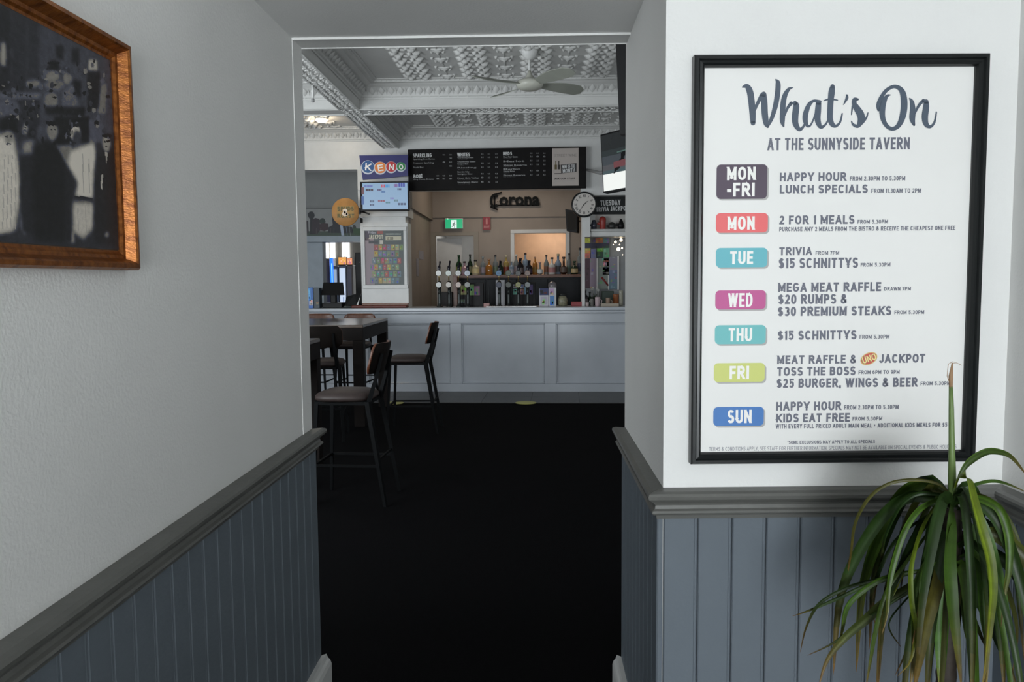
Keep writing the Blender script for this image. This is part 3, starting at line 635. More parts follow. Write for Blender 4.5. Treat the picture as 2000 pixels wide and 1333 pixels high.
for k, s_ in enumerate([
    [(50, 148, 14), (90, 140, 48), (120, 190, 62), (135, 280, 62), (145, 380, 62), (150, 490, 48)],
    [(155, 400, 20), (190, 310, 30), (235, 222, 40)], [(252, 215, 52), (258, 300, 60), (262, 400, 60), (275, 490, 52), (290, 525, 26)],
    [(290, 520, 26), (330, 440, 38), (365, 320, 48), (385, 200, 50), (388, 110, 46), (368, 76, 14)],
    [(530, 152, 8), (490, 168, 30), (455, 225, 46), (438, 300, 52), (432, 400, 52), (430, 475, 46), (442, 522, 16)],
    [(450, 420, 18), (480, 345, 26), (515, 300, 34)], [(550, 300, 44), (562, 330, 58), (552, 420, 62), (555, 495, 56), (590, 550, 38), (625, 530, 24), (650, 480, 16)],
    [(790, 285, 26), (730, 278, 25), (685, 315, 40), (655, 390, 50), (648, 460, 50), (668, 515, 30), (700, 508, 18), (735, 430, 16), (760, 340, 20)],
    [(775, 295, 50), (770, 360, 58), (765, 440, 58), (775, 495, 50), (800, 530, 32), (840, 505, 20), (865, 460, 16)],
    [(908, 140, 42), (900, 190, 60), (890, 280, 56), (885, 380, 54), (885, 450, 54), (905, 502, 46), (940, 518, 28), (980, 480, 20), (1000, 400, 14)],
    [(828, 276, 12), (880, 262, 17), (955, 272, 12)], [(1045, 225, 20), (1045, 252, 28), (1022, 298, 14), (1010, 316, 5)],
    [(1150, 264, 20), (1120, 268, 44), (1115, 305, 46), (1140, 350, 62), (1175, 410, 72), (1180, 460, 66), (1150, 518, 36), (1105, 505, 24), (1088, 472, 10)],
    [(1098, 330, 18), (1088, 410, 10)], [(1190, 490, 26), (1230, 440, 18), (1245, 392, 10)],
    [(1458, 222, 10), (1420, 240, 34), (1385, 330, 58), (1385, 430, 50), (1415, 505, 40), (1470, 545, 36), (1530, 520, 44), (1572, 440, 58), (1590, 330, 64), (1582, 220, 58), (1550, 162, 44), (1490, 142, 34), (1420, 180, 34), (1370, 250, 38), (1345, 320, 42), (1345, 368, 22)],
    [(1642, 255, 12), (1665, 290, 38), (1672, 370, 54), (1668, 450, 54), (1685, 508, 22)], [(1692, 400, 16), (1730, 322, 26), (1775, 275, 32)],
    [(1800, 285, 46), (1800, 340, 58), (1788, 430, 60), (1800, 500, 48), (1840, 525, 28), (1880, 480, 20), (1898, 385, 12)]]):
    t.stroke(s_, TY - k * .00004, INK2, sc)
t.build('title_lettering', PR, pst)
t = MB(); ppl.text(t, 'AT THE SUNNYSIDE TAVERN', 1499, 269, 1777, 293, TY, INK, .02); t.build('subtitle_lettering', PR, pst)
def rrect(mb, u0, v0, u1, v1, y, col, r=.010):
    a = ppl.px(u0, v1, y); b = ppl.px(u1, v0, y); P = []
    for cx, cz, s in ((b[0] - r, b[2] - r, 0), (a[0] + r, b[2] - r, 1), (a[0] + r, a[2] + r, 2), (b[0] - r, a[2] + r, 3)):
        for k in range(5): g = (s + k / 4) * math.pi / 2; P.append((cx + r * math.cos(g), y, cz + r * math.sin(g)))
    mb.add(P, [tuple(range(len(P)))], col)
WH = h8(246, 244, 240)
DAYS = [((1399, 321, 1499, 389), (82, 68, 84), [('MON', 1420, 326, 1476, 352), ('-FRI', 1420, 357, 1474, 384)]),
        ((1398, 416, 1500, 455), (236, 108, 110), [('MON', 1421, 423, 1474, 449)]),
        ((1398, 484, 1499, 523), (104, 184, 196), [('TUE', 1426, 491, 1471, 516)]),
        ((1397, 567, 1496, 605), (196, 88, 148), [('WED', 1422, 573, 1470, 600)]),
        ((1396, 635, 1496, 673), (112, 190, 192), [('THU', 1423, 641, 1469, 667)]),
        ((1394, 709, 1494, 747), (208, 214, 122), [('FRI', 1425, 715, 1463, 741)]),
        ((1393, 795, 1492, 833), (68, 122, 190), [('SUN', 1421, 801, 1468, 827)])]
for bx, c_, tx in DAYS:
    g = MB(); rrect(g, bx[0] + 3, bx[1] + 3, bx[2] + 3, bx[3] + 3, TY, h8(176, 174, 172)); rrect(g, *bx, TY - .0003, h8(*c_)); o = g.build('day_tag', PR, pst)
    g = MB()
    for s_, u0, v0, u1, v1 in tx: ppl.text(g, s_, u0, v0, u1, v1, TY - .0007, WH, .03)
    g.build('lettering', PR, o)
LN = [[('HAPPY HOUR', 1523, 337, 1653, 354), ('FROM 2.30PM TO 5.30PM', 1660, 345, 1768, 353), ('LUNCH SPECIALS', 1523, 361, 1695, 378), ('FROM 11.30AM TO 2PM', 1702, 369, 1799, 377)],
      [('2 FOR 1 MEALS', 1522, 421, 1669, 438), ('FROM 5.30PM', 1675, 430, 1734, 437), ('PURCHASE ANY 2 MEALS FROM THE BISTRO & RECEIVE THE CHEAPEST ONE FREE', 1522, 443, 1866, 451)],
      [('TRIVIA', 1522, 483, 1586, 499), ('FROM 7PM', 1593, 491, 1639, 498), ('$15 SCHNITTYS', 1521, 504, 1676, 524), ('FROM 5.30PM', 1681, 514, 1739, 521)],
      [('MEGA MEAT RAFFLE', 1520, 552, 1721, 570), ('DRAWN 7PM', 1727, 561, 1779, 568), ('$20 RUMPS &', 1520, 575, 1655, 594), ('$30 PREMIUM STEAKS', 1519, 599, 1741, 617), ('FROM 5.30PM', 1747, 607, 1805, 614)],
      [('$15 SCHNITTYS', 1519, 646, 1673, 664), ('FROM 5.30PM', 1679, 655, 1737, 662)],
      [('MEAT RAFFLE &', 1518, 694, 1673, 711), ('JACKPOT', 1717, 692, 1807, 709), ('TOSS THE BOSS', 1518, 717, 1671, 734), ('FROM 6PM TO 9PM', 1677, 724, 1757, 731), ('$25 BURGER, WINGS & BEER', 1517, 739, 1792, 757), ('FROM 5.30PM', 1798, 746, 1856, 753)],
      [('HAPPY HOUR', 1516, 785, 1643, 802), ('FROM 2.30PM TO 5.30PM', 1649, 792, 1755, 800), ('KIDS EAT FREE', 1516, 808, 1660, 825), ('FROM 5.30PM', 1665, 815, 1723, 822), ('WITH EVERY FULL PRICED ADULT MAIN MEAL + ADDITIONAL KIDS MEALS FOR $5', 1515, 828, 1850, 836)],
      [('*SOME EXCLUSIONS MAY APPLY TO ALL SPECIALS', 1538, 861, 1709, 867)],
      [('TERMS & CONDITIONS APPLY, SEE STAFF FOR FURTHER INFORMATION. SPECIALS MAY NOT BE AVAILABLE ON SPECIAL EVENTS & PUBLIC HOLIDAYS', 1385, 872, 1868, 879)]]
for i, bl in enumerate(LN):
    g = MB()
    for s_, u0, v0, u1, v1 in bl:
        big = v1 - v0 > 12
        ppl.text(g, s_, u0, v0 - (0 if big else .5), u1, v1, TY, INK if i < 8 else h8(150, 150, 156), .035 if big else (.025 if i < 8 else .0))
    g.build('lettering', PR, pst)
g = MB(); c_ = ppl.px(1697, 701, TY); 
def rell(mb, c, rx, rz, rot, y, col, n=28):
    ca, sa = math.cos(rot), math.sin(rot); mb.add([(c[0] + ca * rx * math.cos(2 * math.pi * k / n) - sa * rz * math.sin(2 * math.pi * k / n), y, c[2] + sa * rx * math.cos(2 * math.pi * k / n) + ca * rz * math.sin(2 * math.pi * k / n)) for k in range(n)], [tuple(range(n))], col)
rell(g, c_, .0215, .0145, R(25), TY, h8(220, 196, 130)); rell(g, c_, .0195, .0125, R(25), TY - .0002, h8(206, 92, 84))
ppl.text(g, 'UNO', 1683, 694, 1712, 708, TY - .0004, h8(150, 140, 90), .06, 18); ppl.text(g, 'UNO', 1684, 694, 1711, 707, TY - .0006, h8(244, 226, 160), .01, 18)
g.build('jackpot_logo', PR, pst)

# ================================================================= MENU BOARD
mp_ = PL(970, 370, 10.80, -1.5)
mn = mp_.thing('menu_board', 'long black wine menu board with white lists above the bar', 'menu board')
g = MB(); mp_.box(g, 797, 289.5, 1145, 370, -.03, .03, .004); g.build('board', mat('black_menu_board', (.0085, .0075, .0075), .6, noise=.2, spec=.12), mn)
WT = h8(205, 205, 205); WG = h8(150, 150, 150); my = -.032
def mtext(s_, u0, v0, u1, v1, c_=WG, b=.02):
    key = (0 if u0 < 886 else 1 if u0 < 976 else 2, round((v0 + v1) / 2 / 4)); mp_.text(LET.setdefault(key, MB()), s_, u0, v0, u1, v1, my, c_, b)
LET = {}
mtext('SPARKLING', 806.5, 300, 843, 307.5, WT, .04); mtext('ROSÉ', 807.5, 339.5, 825, 347.5, WT, .04); mtext('WHITES', 893, 298.5, 918, 305.5, WT, .04); mtext('REDS', 982.5, 297, 1000, 303.5, WT, .04)
rr = random.Random(5)
names = ['Sparkling Brut Cuvee', 'Prosecco Sparkling', 'Piccolo Brut', 'Dry Rose Estate', 'Sauvignon Blanc', 'Estate Semillon', 'Pinot Gris Reserve', 'Riesling', 'Chardonnay Classic', 'Moscato Bianco', 'Pinot Noir', 'Merlot Estate', 'Cabernet Merlot', 'Shiraz Reserve', 'Malbec', 'Tempranillo Valley']
for (u, v, wd) in ((807, 311, 42), (807, 318.5, 40), (807, 327, 20), (808, 350.5, 39)):
    mtext(names.pop(0), u, v - 1.6, u + wd, v + 1.8)
for (v, wd) in ((308.2, 31), (316, 35), (320.6, 21), (328, 37), (336.3, 23), (340.3, 29), (348, 42), (356.3, 40)):
    mtext(rr.choice(['Sauvignon Blanc', 'Pinot Gris Valley', 'Chardonnay Estate', 'Riesling']), 893.5, v - 1.6, 893.5 + wd, v + 1.7)
    mtext('dry and crisp', 894, v + 2.4, 894 + wd * .6, v + 3.9, h8(85, 85, 85), 0)
for (v, wd) in ((306.5, 28), (314.7, 41), (322.6, 46), (330.3, 33), (334.6, 22), (342.3, 43)):
    mtext(rr.choice(['Cabernet Merlot', 'Shiraz Reserve', 'Pinot Noir Estate', 'Merlot']), 983, v - 1.6, 983 + wd, v + 1.7)
    mtext('full and rich', 983, v + 2.4, 983 + wd * .55, v + 3.9, h8(85, 85, 85), 0)
for u, vs_ in ((867, (302.5, 317, 343.5, 349.5)), (880, (302.5, 309, 317, 324.5, 343.5, 349.5)), (942, (301, 307.5, 319, 327, 339.5, 347, 355.5)), (955, (301, 307.5, 319, 327, 339.5, 347, 355.5)), (969.5, (301, 307.5, 319, 327, 339.5, 347, 355.5)), (855, (343.5, 349.5)),
              (1037.5, (299.5, 306, 314, 321.5, 333.5, 341.5)), (1050, (299.5, 306, 314, 321.5, 333.5, 341.5)), (1063, (299.5, 306, 314, 321.5, 333.5, 341.5))):
    for i, v in enumerate(vs_): mtext(rr.choice(['8', '9.5', '32', '15.5']) if i else 'GLS', u - 2.4, v - 1.4, u + 2.4, v + 1.3, WG if i else h8(110, 110, 110), .02)
for k in LET: LET[k].build('lettering', PR, mn)
g = MB(); mp_.rect(g, 1078.5, 289.5, 1130, 363, -.034, h8(176, 166, 160)); sh = g.build('insert_page', PR, mn)
g = MB(); y_ = -.0355; PB = h8(40, 34, 36)
mp_.text(g, 'STREET WINE', 1083, 301, 1126, 306, y_, h8(140, 134, 130), 0)
a = mp_.px(1095, 322, y_); b = mp_.px(1126, 319, y_); c_ = mp_.px(1126, 336, y_); d_ = mp_.px(1096, 339, y_); g.quad(d_, c_, b, a, PB)
mp_.text(g, 'WINE OF THE', 1098, 322, 1123, 328.5, y_ - .001, WT, .03, 4); mp_.text(g, 'MONTH', 1099, 329.5, 1123, 337, y_ - .001, WT, .03, 4)
for u, c2 in ((1085.5, h8(88, 76, 40)), (1091.5, h8(40, 34, 30))):
    mp_.rect(g, u - 2.2, 322, u + 2.2, 331, y_, c2); mp_.rect(g, u - .9, 314, u + .9, 322, y_, c2)
mp_.text(g, 'ASK OUR STAFF', 1083, 347, 1123, 351, y_, PB, .03); mp_.rect(g, 1083, 338.5, 1096, 340, y_, PB); mp_.rect(g, 1084, 353.5, 1122, 354.2, y_, WG)
g.build('lettering', PR, sh)

# ================================================================= KENO, TV, ROUND SIGN, JACKPOT
YP = 10.98
kp = PL(750, 350, 10.62, 0)
k_ = kp.thing('lottery_sign', 'blue sign with four coloured letter balls above the small screen', 'sign')
P4 = [kp.px(*q, 0) for q in ((709, 352), (797, 344), (797, 303), (702, 304))]
MB().prism([(p[0], p[2]) for p in P4], -.015, .02).build('panel', mat('deep_blue_sign', (.018, .018, .135), .35), k_)
for i, (u, v, r, c_, l_) in enumerate(((718.5, 327, 13.5, (36, 84, 142), 'K'), (742.5, 328.5, 12.5, (224, 128, 52), 'E'), (764, 327, 11.5, (190, 44, 50), 'N'), (783, 326.5, 9.5, (40, 132, 72), 'O'))):
    c0 = kp.px(u, v, -.018); s1 = abs(kp.px(u + r, v, -.018)[0] - c0[0]); g = MB()
    g.disc(c0[0], c0[2], s1, -.017 - i * .001, h8(196, 202, 214), 30); cc = kp.px(u + .8, v - .8, 0); g.disc(cc[0], cc[2], s1 * .87, -.0175 - i * .001, h8(*c_), 30); b_ = g.build('letter_ball', PR, k_)
    g = MB(); kp.text(g, l_, u - r * .38, v - r * .58, u + r * .48, v + r * .48, -.0182 - i * .001, h8(238, 236, 236), .025, -6 if i % 2 == 0 else 8); g.build('letter', PR, b_)
vp = PL(752, 410, 10.58, 1)
v_ = vp.thing('wall_screen', 'small flat screen of pale blue game results on the pillar', 'screen')
g = MB(); vp.box(g, 703.5, 355, 799, 412.5, -.02, .03, .004); g.build('bezel', black_m, v_)
g = MB(); SC = printmat('lit_screen_print', .3, .85)
ey = -.0215; vp.rect(g, 708, 357.5, 796, 409, ey, h8(136, 168, 200)); vp.rect(g, 706, 366, 711, 380, ey - .0005, h8(96, 50, 60)); vp.rect(g, 706, 384, 711, 400, ey - .0005, h8(44, 84, 148))
for u0, v0, u1, v1, c_ in ((711, 362, 728, 366, (98, 110, 176)), (744, 360.5, 752, 366.5, (190, 60, 90)), (752.5, 360.5, 761, 366.5, (60, 140, 200)), (769, 359.5, 776.5, 365.5, (120, 70, 140)), (778, 357.5, 791, 365, (60, 70, 160)),
                           (714, 369, 729, 373.5, (50, 30, 52)), (737, 369.5, 745.5, 373, (70, 40, 90)), (745, 373, 752.5, 376.5, (40, 90, 150)), (776, 368, 784, 371.5, (60, 60, 100)),
                           (722, 391.5, 731, 395.5, (56, 70, 100)), (722, 398.5, 731, 402.5, (50, 60, 96)), (738, 391, 752, 394.5, (130, 70, 90)), (753, 394.5, 762, 397.5, (70, 120, 130)), (762, 386, 769, 389.5, (120, 110, 180)), (769.5, 390, 777, 394, (80, 110, 120)), (777, 396.5, 793, 401, (60, 76, 110))):
    for k in range(3): vp.rect(g, u0 + (u1 - u0) * k / 3 + .3, v0, u0 + (u1 - u0) * (k + 1) / 3 - .3, v1, ey - .001, h8(*c_))
g.build('display', SC, v_)
MB().box(-.06, .03, .15, .06, .26, .30).build('wall_bracket', black_steel, v_)
rp_ = PL(675, 441, 10.6, 0)
r_ = rp_.thing('round_sign', 'round orange wooden sign projecting from the left of the pillar', 'sign')
c0 = rp_.px(675, 414.5, 0)
MB().lathe([(.178, .0), (.183, .006), (.183, .022), (.178, .028)], 40, (c0[0], -.014, c0[2]), 'y').build('disc', mat('orange_wood_sign', (.42, .20, .055), .55, noise=.12, scale=14), r_)
g = MB(); DG = h8(86, 80, 36); yy = -.016
g.rect(c0[0] - .11, c0[2] - .075, c0[0] + .115, c0[2] + .075, -.0152, h8(166, 126, 54))
rp_.text(g, 'SPUDS', 659, 404, 691, 412, yy, DG, .04); rp_.text(g, 'ROAST', 659, 418, 692, 426, yy, DG, .04); rp_.text(g, '&', 668, 408, 681, 422.5, -.0170, h8(232, 214, 196), .05)
g.build('lettering', PR, r_)
MB().tube([(c0[0] + .18, 0, c0[2]), (c0[0] + .235, 0, c0[2]), (c0[0] + .235, .40, c0[2])], .012, 6).box(c0[0] + .175, -.02, c0[2] - .03, c0[0] + .20, .02, c0[2] + .05).build('bracket', black_m, r_)
# pillar standing through the counter
p0, p1 = at(705.5, 520, YP), at(797, 520, YP)
PXa, PXb = p0.x, p1.x
pl_ = MB()
zb_ = ZT - .01
struct('trim_16', pl_.box(PXa, YP, zb_, PXb, YP + .5, 2.29).box(PXa + .03, YP + .03, 2.29, PXb - .03, YP + .5, 2.37).box(PXa - .02, YP - .02, 2.37, PXb + .01, YP + .5, 3.0).box(PXa, YP, 2.99, PXb, YP + .2, 3.28), white_paint)
jp = PL(752, 562, YP - .004, .6)
j_ = jp.thing('jackpot_poster', 'jackpot poster of coloured game cards in a white frame on the pillar', 'poster')
for q in ((708, 442.5, 797, 451), (708, 556.5, 800, 564)): g = MB(); jp.box(g, q[0], q[1], q[2] - 3, q[3], -.028, 0, .006); g.build('frame_side', white_paint, j_)
for q in ((708, 450, 713, 557), (788.5, 450, 795, 557)): g = MB(); jp.box(g, *q, -.028, 0, .006); g.build('frame_side', white_paint, j_)
g = MB(); jp.box(g, 711, 449, 790, 558, -.012, -.001, .001); g.build('backing', mat('dark_green_print', (.03, .045, .045), .4), j_)
g = MB(); jy = -.0128
jp.rect(g, 713, 450, 722, 470, jy, h8(74, 66, 80)); jp.rect(g, 713.5, 465, 731, 556, jy, h8(146, 132, 138)); jp.rect(g, 753, 461.5, 783.5, 469.5, jy - .0004, h8(196, 190, 168)); jp.rect(g, 741.5, 469.5, 748, 477, jy - .0004, h8(196, 190, 180))
jp.rect(g, 720, 470.5, 738, 476, jy - .0002, h8(70, 70, 76)); jp.rect(g, 736, 451.5, 748, 457, jy - .0002, h8(150, 84, 78)); jp.rect(g, 753, 456, 783, 459, jy - .0002, h8(110, 120, 116))
jp.text(g, 'Friday', 719, 452, 734, 458, jy - .0006, h8(190, 186, 196), .01); jp.text(g, 'JACKPOT', 720, 459, 748, 467, jy - .0006, h8(204, 198, 178), .04); jp.text(g, 'MEMBERS DRAW', 754, 456.3, 783, 458.8, jy - .0006, h8(180, 184, 178), .0); jp.text(g, '$2,500', 755, 463, 768, 468.5, jy - .0008, h8(90, 84, 70), .03)
g.build('lettering', PR, j_)
pal = [(176, 84, 84), (188, 160, 82), (112, 142, 92), (98, 130, 146), (128, 120, 150), (186, 170, 130), (120, 138, 120), (170, 76, 80), (146, 156, 110), (110, 126, 140)]
rr = random.Random(11)
for row in range(6):
    v0 = 478 + row * 13.0
    for k in range(7 if row != 1 else 6):
        u0 = 731 + k * 8.2 - (row > 1) * (8 if row % 2 else 4)
        if u0 + 7 > 788: continue
        g = MB(); c_ = tuple(int(x * .72 + 34) for x in rr.choice(pal)); jp.rect(g, u0, v0, u0 + 7.2, v0 + 11, jy - .0006, h8(*c_))
        for _ in range(3):
            a_, b_ = rr.uniform(.8, 4), rr.uniform(1, 7); jp.rect(g, u0 + a_, v0 + b_, u0 + a_ + 2.2, v0 + b_ + 2.4, jy - .001, h8(*[max(0, min(255, x + rr.choice((-45, 40, 55)))) for x in c_]))
        g.build('game_card', PR, j_)

# ================================================================= TAPS
tap_black = mat('black_tap_handle', (.006, .005, .012), .3)
def tap(u, label, c_up, c_lo, Y, handle=True, vt=534, vb=556.5, vtop=510, group=None):
    p = at(u, 597, Y); r_ = thing('beer_tap', label, 'beer tap', (p.x, Y, ZT), R(CR)); z = lambda v: at(u, v, Y).z - ZT
    MB().lathe([(.045, 0), (.045, .01), (.026, .02), (.023, .06), (.023, z(vb) - .03), (.03, z(vb) + .02), (.02, z(vb) + .05)], 14).build('column', chrome_d, r_)
    MB().tube([(0, -.02, z(vb) - .06), (0, -.06, z(vb) - .05), (0, -.09, z(vb) - .075), (0, -.09, z(vb) - .13)], .010, 8).build('spout', chrome_d, r_)
    def badge(zz, c_, nm):
        b_ = MB().lathe([(.034, 0), (.040, .004), (.040, .02), (.034, .025)], 20, (0, -.075, zz), 'y').build(nm, chrome_d, r_)
        g = MB(); c_ = tuple(int(x * .84) for x in c_); g.disc(0, zz, .036, -.0765, h8(*c_), 20); g.disc(0, zz, .022, -.0772, h8(*[min(255, int(x * .75 + 30)) for x in c_]), 16); g.rect(-.02, zz - .005, .02, zz + .005, -.0778, h8(*[int(x * .5) for x in c_])); g.build('badge_face', PRG, b_)
    if c_lo: badge(z(vb), c_lo, 'badge')
    if c_up: badge(z(vt), c_up, 'badge')
    MB().tube([(0, -.03, z(vb) + .05), (0, -.045, z(vt))], .008, 6).build('stem', mat('brass_stem', (.35, .25, .10), .3, .8), r_)
    if handle: MB().tube([(0.0, -.045, z(vt)), (.005, -.045, z(521)), (.012, -.04, z(519)), (.018, -.03, z(vtop))], [.016, .022, .010, .013], 8).build('handle', tap_black, r_)
YT = 10.95
TP = [(859, 'silver badge tap nearest the pillar on the white bar', (176, 176, 170), (150, 156, 150), 1, 511), (878, 'tap with pale green badge, second from the pillar', (158, 176, 162), (140, 120, 92), 1, 510),
      (897, 'tap with white top badge and copper lower badge', (180, 182, 178), (164, 118, 92), 1, 512), (914.5, 'tap with blue and white striped badge, dim lower badge', (164, 174, 196), (82, 88, 76), 1, 515),
      (975.5, 'tap with bright sky blue top badge and navy lower badge', (90, 146, 196), (46, 54, 84), 1, 510), (994, 'tap with moss green top badge beside the sky blue one', (84, 98, 76), (66, 72, 62), 0, 515),
      (1013, 'tap with dark top badge and yellow green lower badge', (62, 62, 66), (148, 150, 78), 1, 507), (1031, 'tap with red brown badge beside the yellow green one', (126, 84, 66), (90, 100, 104), 1, 511)]
for u, lb, cu, cl, hd, vt_ in TP: tap(u, lb, cu, cl, YT + (0 if u < 890 else .0), bool(hd), vtop=vt_)
# drip tray and menu boxes on the counter
p, q = at(950, 599, 10.80), at(1048, 599, 10.80)
tr = thing('drip_tray', 'shiny steel drip tray under the middle taps', 'tray', ((p.x + q.x) / 2, 10.66, ZT), R(CR))
hw = (q.x - p.x) / 2
MB().bev(-hw, 0, 0, hw, .18, .014, .004).build('tray', chrome, tr)
g = MB()
for i in range(24): g.box(-hw + .02 + i * (2 * hw - .04) / 24, .015, .014, -hw + .028 + i * (2 * hw - .04) / 24, .165, .018)
g.build('grille', chrome_d, tr)
def pbox(u0, v0, u1, Y, depth, name, label, cat, m, cols=None, group=None, b=.004, rows=1, z0=None):
    a, c = at(u0, v0, Y), at(u1, v0, Y); zb2 = ZT if z0 is None else z0
    t_ = thing(name, label, cat, ((a.x + c.x) / 2, Y + depth / 2, zb2), 0, group); w2, h2 = (c.x - a.x) / 2, a.z - zb2
    MB().bev(-w2, -depth / 2, 0, w2, depth / 2, h2, b).build('case' if cols is not None else 'body', m, t_)
    if cols is not None:
        for (fu0, fv0, fu1, fv1, c_) in cols:
            g = MB(); A_, B_ = at(fu0, fv0, Y), at(fu1, fv1, Y); X0 = t_.location[0]; g.rect(A_.x - X0, B_.z - zb2, B_.x - X0, A_.z - zb2, -depth / 2 - .002, h8(*c_))
            n_ = 3
            rr_ = random.Random(int(fu0 * 7 + fv0))
            for _ in range(n_):
                xa = rr_.uniform(A_.x, A_.x * .5 + B_.x * .5); za = rr_.uniform(B_.z, A_.z * .6 + B_.z * .4); sw = (B_.x - A_.x) * .35; shh = (A_.z - B_.z) * .3
                g.rect(xa - X0, za - zb2, min(xa + sw, B_.x) - X0, min(za + shh, A_.z) - zb2, -depth / 2 - .003, h8(*[max(10, min(235, x_ + rr_.choice((-60, -30, 40)))) for x_ in c_]))
            g.build('printed_panel', PR, t_)
    return t_
pbox(897, 553, 944, 11.10, .10, 'display_box', 'black display box of green and yellow cards on the bar', 'display', black_m,
     [(899, 558, 914, 576, (150, 150, 92)), (917, 556, 926, 577, (110, 150, 84)), (926, 559, 937, 577, (112, 66, 100)), (900, 585, 908, 592, (90, 110, 100))])
pbox(1000, 552, 1046, 11.10, .10, 'display_box', 'black display box of blue and white tiles on the bar', 'display', black_m,
     [(1002, 555.5, 1011, 563.5, (150, 148, 160)), (1015, 555.5, 1024, 563.5, (150, 148, 164)), (1002, 565, 1011, 575.5, (90, 160, 140)), (1015, 565, 1023, 575.5, (160, 120, 110)), (1024, 560, 1031, 575.5, (110, 150, 180)), (1034, 556, 1041, 575.5, (72, 56, 110))])
pbox(968, 547.5, 986, 11.16, .012, 'paper_notice', 'plain white paper notice behind the sky blue tap', 'notice', mat('white_paper', (.36, .36, .38), .6))
pbox(1053, 564, 1071.5, 10.98, .05, 'leaflet_holder', 'navy and white leaflet holder right of the taps', 'holder', mat('white_card', (.50, .49, .53), .5), [(1054, 563.5, 1071, 577, (34, 44, 92)), (1056, 580, 1069, 595, (166, 162, 176))])
pbox(1072, 562, 1086.5, 10.94, .06, 'leaflet_holder', 'tall holder with a blue water picture leaflet', 'holder', mat('white_card2', (.50, .50, .52), .5), [(1073, 564, 1082, 576, (176, 150, 180)), (1074, 578, 1083, 597, (76, 124, 180))])
p = at(1079, 562, 11.05); tag(MB().lathe([(.02, 0), (.055, .02), (.062, .05), (.055, .085), (.03, .105), (.005, .11)], 18).build('serving_bowl', mat('smoky_glass', (.16, .15, .16), .25), loc=(p.x, 11.12, 1.36)), 'smoky round bowl upturned behind the tall leaflet holder', 'bowl')
MB().lathe([(.03, 0), (.03, .012), (.01, .02), (.01, .22), (.04, .225)], 12).build('stand', chrome_d, bpy.data.objects['serving_bowl'], loc=(0, 0, -.225))
p = at(1099, 597, 11.0); j = thing('glass_jar', 'squat glass jar of pale sweets before the dark fridges', 'jar', (p.x, 11.0, ZT))
MB().lathe([(.05, 0), (.065, .02), (.068, .08), (.05, .13), (.04, .14)], 18).build('body', mat('jar_contents', (.19, .18, .12), .35, noise=.4, scale=40), j); MB().lathe([(.045, .14), (.045, .16), (.01, .165)], 16).build('lid', chrome_d, j)
pbox(1116, 590, 1137, 10.95, .14, 'serving_box', 'low red box on the bar beside the white post', 'box', mat('red_box', (.22, .012, .018), .4))
pbox(944.5, 592.5, 956, 10.93, .05, 'card_stack', 'small pile of pink cards left of the sky blue tap', 'cards', mat('pink_card', (.36, .20, .19), .5))
def bottle_prof(kind, h, r):
    if kind == 'wine': return [(r * .9, 0), (r, .01), (r, h * .55), (r * .8, h * .64), (r * .36, h * .74), (r * .34, h * .97), (r * .38, h * .975), (r * .38, h)]
    if kind == 'spirit': return [(r * .9, 0), (r, .01), (r, h * .64), (r * .85, h * .70), (r * .34, h * .77), (r * .32, h * .97), (r * .36, h)]
    if kind == 'squat': return [(r * .9, 0), (r, .01), (r, h * .5), (r * .8, h * .62), (r * .3, h * .70), (r * .28, h * .96), (r * .36, h)]
    if kind == 'round': return [(r * .5, 0), (r * .9, h * .08), (r, h * .25), (r * .8, h * .42), (r * .3, h * .52), (r * .25, h * .95), (r * .3, h)]
    return [(r * .9, 0), (r, .01), (r * .98, h * .6), (r * .6, h * .72), (r * .3, h * .82), (r * .3, h)]
GL = {'green': (.012, .05, .02), 'dkgreen': (.008, .022, .010), 'clear': (.24, .27, .28), 'amber': (.33, .13, .022), 'brown': (.035, .014, .008), 'dark': (.010, .007, .009), 'cream': (.42, .37, .25), 'white': (.52, .52, .50), 'pink': (.34, .20, .24), 'blue': (.20, .26, .34), 'gold': (.30, .22, .07), 'copper': (.30, .17, .11)}
def bottle(u, vtop, wpx, kind, gl, cap, lab, Y, zbase, label, group, parts=True):
    p = at(u, vtop, Y); h = p.z - zbase; r = wpx / 2 / 1567 * Y
    t_ = thing('bottle', label, 'bottle', (p.x, Y, zbase), 0, group); c_ = GL[gl]
    body = MB().lathe(bottle_prof(kind, h * .94, r), 12).build('body', mat('bottle_glass_' + gl, c_, .12, noise=.15, scale=10, glass=.35 if gl == 'clear' else 0), t_)
    cc = GL.get(cap, (.01, .01, .01)); MB().lathe([(r * .40, h * .90), (r * .42, h * .905), (r * .42, h * .99), (r * .36, h)], 10).build('cap', mat('bottle_cap_' + cap, cc, .35), t_)
    if lab:
        g = MB(); n = 10; z0, z1 = h * .12, h * .42; R_ = r * 1.015; vs = []
        for k in range(n + 1):
            a = math.pi + .35 + (math.pi - .7) * k / n; vs += [(R_ * math.cos(a), R_ * math.sin(a), z0), (R_ * math.cos(a), R_ * math.sin(a), z1)]
        g.add(vs, [(2 * k, 2 * k + 2, 2 * k + 3, 2 * k + 1) for k in range(n)], None, True).build('label_band', mat('bottle_label_%d_%d_%d' % lab, h8(*lab), .5), t_)
    return t_
ZS_ = 1.575; YS = 12.62
